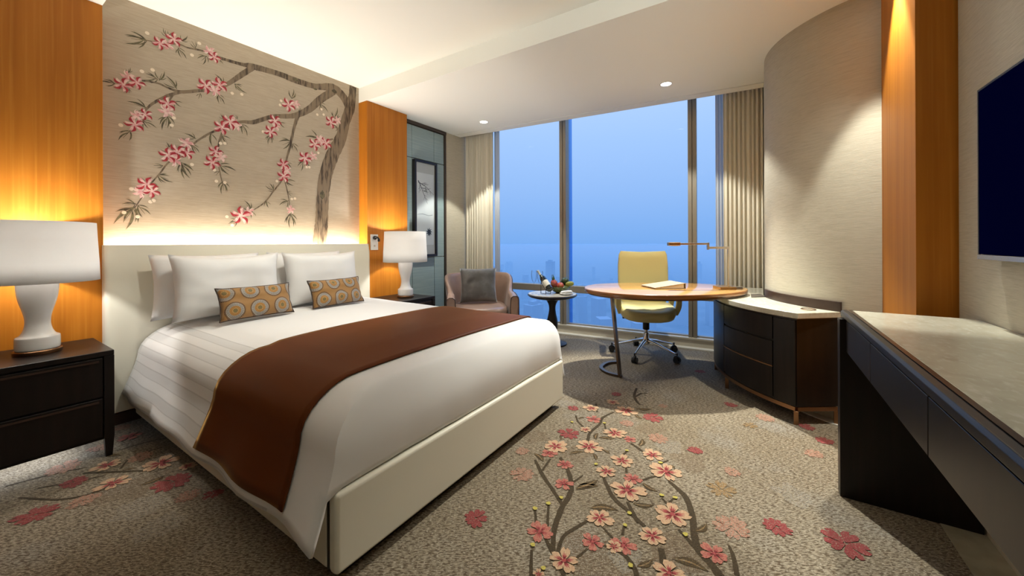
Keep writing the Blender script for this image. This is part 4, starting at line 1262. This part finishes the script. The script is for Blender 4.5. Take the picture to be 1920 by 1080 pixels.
bl('bottle_glass', [(0, .004), (.03, .0), (.0365, .006), (.0375, .02), (.0375, .17), (.035, .195), (.022, .225), (.0145, .245), (.014, .30), (.016, .302), (.016, .312), (0, .312)], M['bottle'])
bl('label', [(.0379, .055), (.0381, .056), (.0381, .135), (.0379, .136)], M['label_paper'])
bl('foil', [(.0150, .235), (.0148, .30), (.0166, .301), (.0166, .313), (0, .3135)], M['bottle_foil'])
# fruit bowl
fb = tp(.095, .05)
o = MB().lathe(spline([(.045, 0), (.05, .004), (.085, .022), (.115, .05), (.128, .072), (.131, .076), (.126, .074), (.11, .052), (.08, .028), (.03, .014), (.001, .012)], 3), 48, cap=False).build('fruit_bowl', M['bowl_green'], None, smooth=60, loc=fb)
tag(o, 'green fruit bowl on the marble table behind the napkin', 'bowl')
def fruit(name, mt, prof, off, label, rot=(0, 0, 0), sc=(1, 1, 1), stem=None):
    p = Vector(fb) + VX*off[0] + VY*off[1] + Vector((0, 0, off[2]))
    o = MB().lathe(spline(prof, 5), 28, sx=sc[0], sy=sc[1]).build(name, mt, None, smooth=180, loc=p)
    o.rotation_euler = rot
    tag(o, label, 'fruit')
    if stem: stem(o)
    return o
def round_prof(r, h, dimple=.0):
    return [(.001, dimple)] + [(r*math.sin(a)**.9, h/2 - h/2*math.cos(a)) for a in (.35, .7, 1.1, 1.57, 2.0, 2.4, 2.75)] + [(.001, h - dimple)]
def spikes(o):
    mb = MB()
    for q in range(9):
        a = 2*PI*q/9 + q
        z = .02 + .008*q
        r = .036*math.sin(PI*min(z/.10, .95))
        mb.loft([[(r*math.cos(a + d), r*math.sin(a + d), z) for d in (-.2, .2)] + [(r*.8*math.cos(a), r*.8*math.sin(a), z + .012)], [((r + .016)*math.cos(a), (r + .016)*math.sin(a), z + .022)]*3])
    mb.build('scales', M['leaf_green'], o)
    mb = MB()
    for q in range(5):
        a = 2*PI*q/5
        mb.tube([(.008*math.cos(a), .008*math.sin(a), .085), (.014*math.cos(a), .014*math.sin(a), .12), (.010*math.cos(a + .4), .010*math.sin(a + .4), .165)], [.006, .005, .001], 6)
    mb.build('crown', M['leaf_green'], o)
def stalk(o):
    MB().tube([(0, 0, .06), (.004, .002, .085)], .002, 6).build('stalk', M['espresso_brown'], o)
fruit('dragon_fruit', M['dragon'], round_prof(.042, .105), (-.055, .02, .055), 'red-orange dragon fruit with green scales in the fruit bowl', (.2, -.15, .3), stem=spikes)
fruit('apple', M['apple'], round_prof(.040, .072, .010), (.0, -.055, .058), 'red apple in the fruit bowl, at the front', (.15, .1, 0), stem=stalk)
fruit('avocado', M['avocado'], round_prof(.047, .10), (.045, .03, .085), 'dark green rounded fruit at the top of the fruit bowl', (.3, .35, 1))
fruit('mango', M['mango'], round_prof(.031, .10), (.064, -.045, .100), 'yellow-green mango at the side of the fruit bowl', (.3, 1.35, .55))
fruit('lime', M['mango'], round_prof(.034, .075), (.02, .085, .066), 'green fruit low at the back of the fruit bowl', (1.2, .2, 0))
# plate and folded napkin
pp = tp(.150, -.128)
o = MB().lathe([(0, .002), (.045, 0), (.05, .003), (.074, .011), (.076, .013), (.072, .013), (.045, .006), (0, .006)], 40).build('side_plate', M['ceramic'], None, smooth=50, loc=pp)
tag(o, 'small white plate under the folded napkin on the marble table', 'plate')
nk = MB()
for layer, (wx, wy, z) in enumerate(((.070, .046, .0145), (.066, .043, .0225), (.060, .038, .0305))):
    vs = []
    for j in range(7):
        for i in range(9):
            u, v = -1 + 2*i/8, -1 + 2*j/6
            vs.append((u*wx, v*wy, z + .004 + .007*math.sin(2.2*u + layer) * (1 if layer else .2) + .03*max(0, u + .1)*(.25*layer)))
    nk.add(vs + [(x, y, q - .007) for x, y, q in vs],
           [(j*9+i, j*9+i+1, (j+1)*9+i+1, (j+1)*9+i) for j in range(6) for i in range(8)] + [(63+j*9+i, 63+(j+1)*9+i, 63+(j+1)*9+i+1, 63+j*9+i+1) for j in range(6) for i in range(8)]
           + [(i, 63+i, 63+i+1, i+1) for i in range(8)] + [(54+i, 54+i+1, 63+54+i+1, 63+54+i) for i in range(8)]
           + [(j*9, (j+1)*9, 63+(j+1)*9, 63+j*9) for j in range(6)] + [(j*9+8, 63+j*9+8, 63+(j+1)*9+8, (j+1)*9+8) for j in range(6)])
o = nk.build('napkin', M['napkin'], None, smooth=40, loc=pp + Vector((0, 0, .001)))
o.rotation_euler.z = .62
tag(o, 'folded white napkin on the plate before the fruit bowl', 'napkin')

# ------------------------------------------------------------------ curved desk cabinet against the curved wall
KC, KR = (.80, 4.08), 1.17
def polar(c, r, a): return (c[0] + r*math.cos(math.radians(a)), c[1] + r*math.sin(math.radians(a)))
A0, A1 = 182.0, 239.3
def cab_outline(inset=0.0, back=.012):
    front = arc(KC, KR - inset, A0, A1 - math.degrees(inset/KR), 40)
    far = [(-.36 + inset, 4.20), (-.335 + inset, 4.32), (-.28 + inset, 4.42), (-.20 + inset*.7, 4.485 - inset*.6), (-.10, 4.52 - inset), (.024, 4.53 - inset)]
    wallside = [(.024, 4.05)] + arc(WC, WR + back, 184, 240, 30)
    # right-hand end: straight from the front corner to the wall
    return far[::-1] + front + wallside[::-1]
cb = thing('desk_cabinet', 'dark curved cabinet with marble top and copper feet against the curved wall', 'cabinet', (.1, 3.8, 0))
def cpart(name, mb, mt, **k): return part(name, mb, mt, cb, **k)
cpart('marble_top', MB().prism(cab_outline(-.004), .698, .735), M['marble'], bevel=.003, smooth=30)
cpart('body', MB().prism(cab_outline(.012), .118, .690), M['espresso'], smooth=30)
cpart('top_trim', MB().prism(cab_outline(.006), .6905, .6975), M['espresso_brown'], smooth=30)
def shell_seg(r0, r1, a0, a1, z0, z1, n=20):
    return MB().prism(arc(KC, r0, a0, a1, n) + arc(KC, r1, a1, a0, n), z0, z1)
for z0, z1 in ((.135, .335), (.350, .515), (.530, .683)):
    d = cpart('drawer', shell_seg(KR - .0115, KR - .002, 206, 231.2, z0, z1), M['espresso'], bevel=.002, smooth=30)
cpart('drawer_rail', shell_seg(KR - .0115, KR - .0005, 206, 231.2, .3375, .3475), M['copper'], smooth=30)
for a0, a1 in ((A0 + .2, 205.7), (231.5, A1 - .8)):
    cpart('front_panel', shell_seg(KR - .0115, KR - .002, a0, a1, .122, .683), M['espresso'], bevel=.002, smooth=30)
fr = [(x, y, .102) for x, y in arc(KC, KR - .02, A0, A1 - 1.1, 30)]
cpart('base_rail', MB().bar(fr, .022, .026), M['copper'], smooth=30)
e0 = Vector(fr[-1]); e1 = Vector((.415, 3.252, .102))
cpart('base_rail', MB().bar([e0 + (e1 - e0)*.02, e1], .022, .026), M['copper'])
for q in (fr[0], fr[13], fr[-1], tuple(e1)):
    cpart('leg', MB().box(q[0] - .013, q[0] + .013, q[1] - .013, q[1] + .013, 0, .089), M['copper'], bevel=.002)
sk = MB().prism(arc(WC, WR + .002, 190, 240, 30) + arc(WC, WR + .020, 240, 190, 30), .7355, .800)
cpart('backsplash', sk, M['espresso_brown'], smooth=30)
ringp = [(.275 + .040*math.cos(2*PI*j/32), 3.28 + .040*math.sin(2*PI*j/32), .7375) for j in range(33)]
o = cpart('cable_grommet', MB().tube(ringp, .003, 8), M['copper'])
o['label'] = 'copper ring in the marble top'
so = cpart('socket_plate', MB().prism([(-.062, 3.735), (.05, 3.83), (.0, 3.985), (-.07, 3.93)], .7352, .741), M['socket'], bevel=.001)
so['label'] = 'dark socket plate in the marble top'

# ------------------------------------------------------------------ desk
out = [(-1.391, 3.52), (-1.385, 3.37), (-1.30, 3.20), (-1.161, 3.095), (-.957, 3.035), (-.717, 3.075), (-.507, 3.20), (-.335, 3.347), (-.2, 3.536), (-.11, 3.735), (-.088, 3.88), (-.115, 4.02), (-.235, 4.150), (-.468, 4.205), (-.751, 4.128), (-1.027, 3.968), (-1.25, 3.79), (-1.355, 3.65)]
top_o = spline(out, 7, True)
cxm, cym = sum(p[0] for p in top_o)/len(top_o), sum(p[1] for p in top_o)/len(top_o)
def inset(o, k): return [(x + (cxm - x)*k, y + (cym - y)*k) for x, y in o]
dk = thing('desk', 'oval glossy wood writing desk on a slanting bronze leg, in front of the yellow chair', 'desk', (-.8, 3.6, 0))
dt = MB()
rg = [[(x, y, z) for x, y in inset(top_o, k)] for k, z in ((.030, .7465), (.008, .752), (.0, .758), (.0, .778), (.004, .7835), (.010, .785))]
dt.loft(rg, 0)
dt.m = [1]*len(dt.m)
for i, f in enumerate(dt.f):
    if len(f) > 10 and dt.v[f[0]][2] > .784: dt.m[i] = 0
part('desk_top', dt, [M['desk_wood'], M['desk_edge']], dk, smooth=50)
ed = [(x, y, .7385) for x, y in inset(top_o, .035)]
part('under_trim', MB().prism([(x, y) for x, y, z in ed], .737, .7462), M['bronze'], dk, smooth=30)
# slanting flat bar leg that turns into a floor loop
lt, lb = Vector((-1.115, 3.34, .7375)), Vector((-1.045, 3.345, .012))
loop = spline([(-1.03, 3.345, .012), (-1.16, 3.365, .012), (-1.255, 3.45, .012), (-1.275, 3.55, .012), (-1.255, 3.655, .012), (-1.19, 3.72, .012)], 6)
part('leg', MB().bar([lt, lb], .062, .018), M['bronze'], dk, bevel=.002)
part('foot_loop', MB().bar(loop, .032, .020), M['bronze'], dk, smooth=30)

# binder and lamp on the desk
bd = thing('ring_binder', 'tan leather ring binder lying wedge-shaped on the oval desk', 'binder', (-.735, 3.665, .7855), math.radians(42))
# local: spine at +x
MB().prism([(-.16, -.125), (.13, -.125), (.13, .125), (-.16, .125)], 0, .004).build('cover', M['binder'], bd)
def wedge(x0, x1, z0a, z0b, z1a, z1b, w):
    mb = MB()
    vs = [(x0, -w, z0a), (x1, -w, z0b), (x1, w, z0b), (x0, w, z0a), (x0, -w, z1a), (x1, -w, z1b), (x1, w, z1b), (x0, w, z1a)]
    mb.add(vs, [(3, 2, 1, 0), (4, 5, 6, 7), (0, 1, 5, 4), (1, 2, 6, 5), (2, 3, 7, 6), (3, 0, 4, 7)])
    return mb
wedge(-.15, .12, .0042, .0042, .009, .042, .118).build('pages', M['page'], bd)
wedge(-.16, .13, .0095, .0445, .0135, .0485, .125).build('cover', M['binder'], bd)
MB().box(.1302, .134, -.125, .125, 0, .0485).build('spine', M['binder'], bd)

dl = thing('desk_lamp', 'brushed brass swing-arm lamp standing on the end of the oval desk', 'desk lamp', (-.235, 3.86, .7855), math.atan2(.5468, .8373))
# local x = across the picture
MB().box(-.105, .035, -.065, .065, 0, .022).build('base', M['brass'], dl, bevel=.003)
MB().box(.036, .10, -.05, .05, 0, .022).build('power_base', M['chrome'], dl, bevel=.003)
MB().box(-.006, .006, -.006, .006, .022, .375).build('post', M['nickel'], dl, bevel=.001)
MB().box(-.185, .006, -.010, .010, .352, .372).build('lower_arm', M['nickel'], dl, bevel=.002)
MB().box(-.187, -.172, -.011, .011, .345, .408).build('elbow', M['nickel'], dl, bevel=.002)
MB().box(-.44, -.172, -.011, .011, .388, .405).build('upper_arm', M['nickel'], dl, bevel=.002)
h = MB().box(-.535, -.43, -.024, .024, .382, .412).build('lamp_head', M['brass'], dl, bevel=.006)
MB().box(-.50, -.45, -.018, .018, .379, .3825).build('diffuser', M['white_plastic'], h)

# ------------------------------------------------------------------ office chair
oc = thing('office_chair', 'pale yellow leather office chair on chromed castor base, tucked behind the desk', 'office chair', (-1.02, 4.17, 0), math.radians(22))
for q in range(5):
    a = math.radians(244 + 72*q)
    ca, sa = math.cos(a), math.sin(a)
    path = [(.025*ca, .025*sa, .155), (.10*ca, .10*sa, .145), (.22*ca, .22*sa, .115), (.345*ca, .345*sa, .085)]
    lg = MB().tube(spline(path, 4), [.022 - .0010*i for i in range(13)], 12, flat=(.75, 1.0)).build('leg', M['chrome'], oc, smooth=180)
    cs = MB()
    px, py = .355*ca, .355*sa
    t_ = Vector((-sa, ca, 0))
    cs.tube([(px, py, .075), (px, py, .10)], .008, 10)
    for sg in (-1, 1):
        c_ = Vector((px, py, .029)) + t_*.016*sg
        cs.tube([c_ - t_*.010, c_ + t_*.010], .028, 20)
    cs.tube([Vector((px, py, .04)) - t_*.008, Vector((px, py, .04)) + t_*.008], .034, 16)
    cs.build('caster', M['black_plastic'], lg)
MB().lathe([(.04, .12), (.04, .165), (.028, .18), (.026, .24), (.016, .245), (.016, .34), (.0, .34)], 24).build('gas_column', M['chrome'], oc)
MB().lathe([(.03, .27), (.034, .275), (.034, .385), (.0, .385)], 24).build('column_cover', M['black_plastic'], oc)
mch = MB().box(-.09, .09, -.12, .10, .375, .418).box(-.20, .20, -.015, .015, .392, .406).build('tilt_mechanism', M['black_plastic'], oc, bevel=.008)
for sg in (-1, 1):
    MB().tube([(sg*.18, -.03, .398), (sg*.245, -.03, .395)], [.007, .014], 10).build('lever', M['black_plastic'], mch)
se = MB()
n = 40
def sq(rx, ry, e, z, cy=0, lift=0):
    r = []
    for j in range(n):
        a = 2*PI*j/n
        ca, sa = math.cos(a), math.sin(a)
        x, y = rx*math.copysign(abs(ca)**e, ca), ry*math.copysign(abs(sa)**e, sa)
        r.append((x, cy + y, z + lift*(abs(x)/rx)**3 - .035*max(0, -y/ry)**4))
    return r
se.loft([sq(.225, .215, .5, .418), sq(.262, .250, .48, .43), sq(.275, .262, .46, .465), sq(.275, .262, .46, .505, 0, .006), sq(.258, .245, .5, .528, 0, .010), sq(.20, .19, .6, .535, 0, .004)])
se.build('seat', M['yellow_leather'], oc, smooth=70)
bk = MB()
rg = []
for k in range(15):
    f = k/14
    z = .50 + .60*f
    hw = .235 + .035*sstep(0, .4, f) - .012*sstep(.7, 1, f)
    yb = .235 + .02*math.sin(PI*f) + .06*f
    th = .045 - .012*f
    if k in (0, 14): hw *= .93; th *= .55
    pts = []
    for j in range(28):
        a = 2*PI*j/28
        ca, sa = math.cos(a), math.sin(a)
        x = hw*math.copysign(abs(ca)**.38, ca)
        y = th*math.copysign(abs(sa)**.6, sa) - .05*(x/hw)**2
        zz = z - (.012*(1 - (x/hw)**2) if k > 12 else 0)
        pts.append((x, yb + y, zz))
    rg.append(pts)
bk.loft(rg)
bk.build('backrest', M['yellow_leather'], oc, smooth=60)
MB().bar(spline([(0, .05, .40), (0, .20, .40), (0, .285, .44), (0, .305, .56)], 5), .09, .018).build('back_bracket', M['black_plastic'], oc, smooth=40)
for sg in (-1, 1):
    ap_ = spline([(sg*.270, .16, .46), (sg*.292, .17, .56), (sg*.295, .14, .665), (sg*.295, .03, .69), (sg*.295, -.10, .685), (sg*.295, -.16, .64), (sg*.292, -.15, .54), (sg*.270, -.10, .455)], 6)
    MB().bar(ap_, .030, .055).build('armrest', M['yellow_leather'], oc, smooth=50, bevel=.008)

# ------------------------------------------------------------------ console along the right-hand wall
cn = thing('console_table', 'long dark console with pale marble top along the television wall', 'console', (.55, 1.2, 0))
def npart(name, mb, mt=M['espresso'], **k): return part(name, mb, mt, cn, **k)
Y0, Y1 = -.35, 2.40
npart('marble_top', MB().box(.366, .762, Y0, 2.385, .858, .872), M['marble'], bevel=.002)
ap = MB()
sec = [(.350, .858), (.366, .8575), (.762, .8575), (.762, .835), (.336, .835), (.325, .842), (.325, .862), (.332, .870), (.350, .872)]
ap.loft([[(x, y, z) for x, z in sec] for y in (Y0, Y1 + .005)])
npart('top_frame', ap, smooth=30, bevel=.002)
npart('trim_line', MB().box(.351, .3645, Y0 + .001, 2.39, .8725, .8735), M['bronze'])
for a, b in ((-.34, .172), (.177, .740), (.745, 1.303), (1.308, 1.872), (1.877, 2.335)):
    d = npart('drawer', MB().box(.335, .352, a, b, .684, .828), bevel=.002)
npart('carcass', MB().box(.3525, .760, Y0, 2.335, .690, .8345))
npart('end_panel', MB().box(.312, .760, 2.337, 2.395, 0, .8345), bevel=.002)
npart('end_panel', MB().box(.335, .760, Y0 + .0, Y0 + .06, 0, .6895), bevel=.002)

# ------------------------------------------------------------------ television
tv = thing('television', 'large flat dark-blue television on the wall above the console', 'television', (.744, 1.60, 1.465))
def tvp(name, x0, x1, y0, y1, z0, z1, mt, **k): return bx(name, mt, x0, x1, y0, y1, z0, z1, tv, **k)
TH = .655
tvp('housing', -.020, .010, -TH, TH, -.318, .322, M['tv_frame'], bevel=.004)
fmb = MB()
for a in ((-TH, TH, .318, .326), (-TH, -TH + .008, -.322, .318), (TH - .008, TH, -.322, .318)):
    fmb.box(-.026, -.0203, *a)
fmb.build('bezel', M['tv_frame'], tv)
tvp('screen', -.0245, -.0205, -TH + .009, TH - .009, -.317, .3175, M['tv_screen'])
tvp('bottom_strip', -.028, .0, -TH, TH, -.338, -.3185, M['silver'], bevel=.002)
tvp('wall_bracket', .0102, .0218, -.2, .2, -.15, .15, M['black_plastic'])

# ------------------------------------------------------------------ ceiling downlights
def downlight(x, y, z, label):
    t = thing('downlight', label, 'downlight', (x, y, z), 0, 'recessed ceiling downlights')
    MB().lathe([(.047, -.001), (.060, -.001), (.061, -.004), (.057, -.006), (.048, -.005), (.047, -.001)], 40, cap=False).build('trim_ring', M['white_plastic'], t)
    MB().lathe([(0, -.001), (.0465, -.001), (.0465, -.0045), (0, -.0045)], 32).build('lens', M['lamp_disc'], t)
downlight(DL_DESK[0], DL_DESK[1], ZC, 'lit recessed downlight in the ceiling above the oval desk')
downlight(DL_CHAIR[0], DL_CHAIR[1], ZC, 'lit recessed downlight in the ceiling above the armchair')
downlight(DL_PILLAR[0], DL_PILLAR[1], ZC, 'lit recessed downlight in front of the wood pillar')
for x, y in DL_TRAY_FILL: downlight(x, y, ZT, 'lit recessed downlight added unseen as fill in the raised ceiling over the bed')
for x, y in DL_ENTRY_FILL: downlight(x, y, ZC, 'lit recessed downlight added as fill in the ceiling behind the viewer')
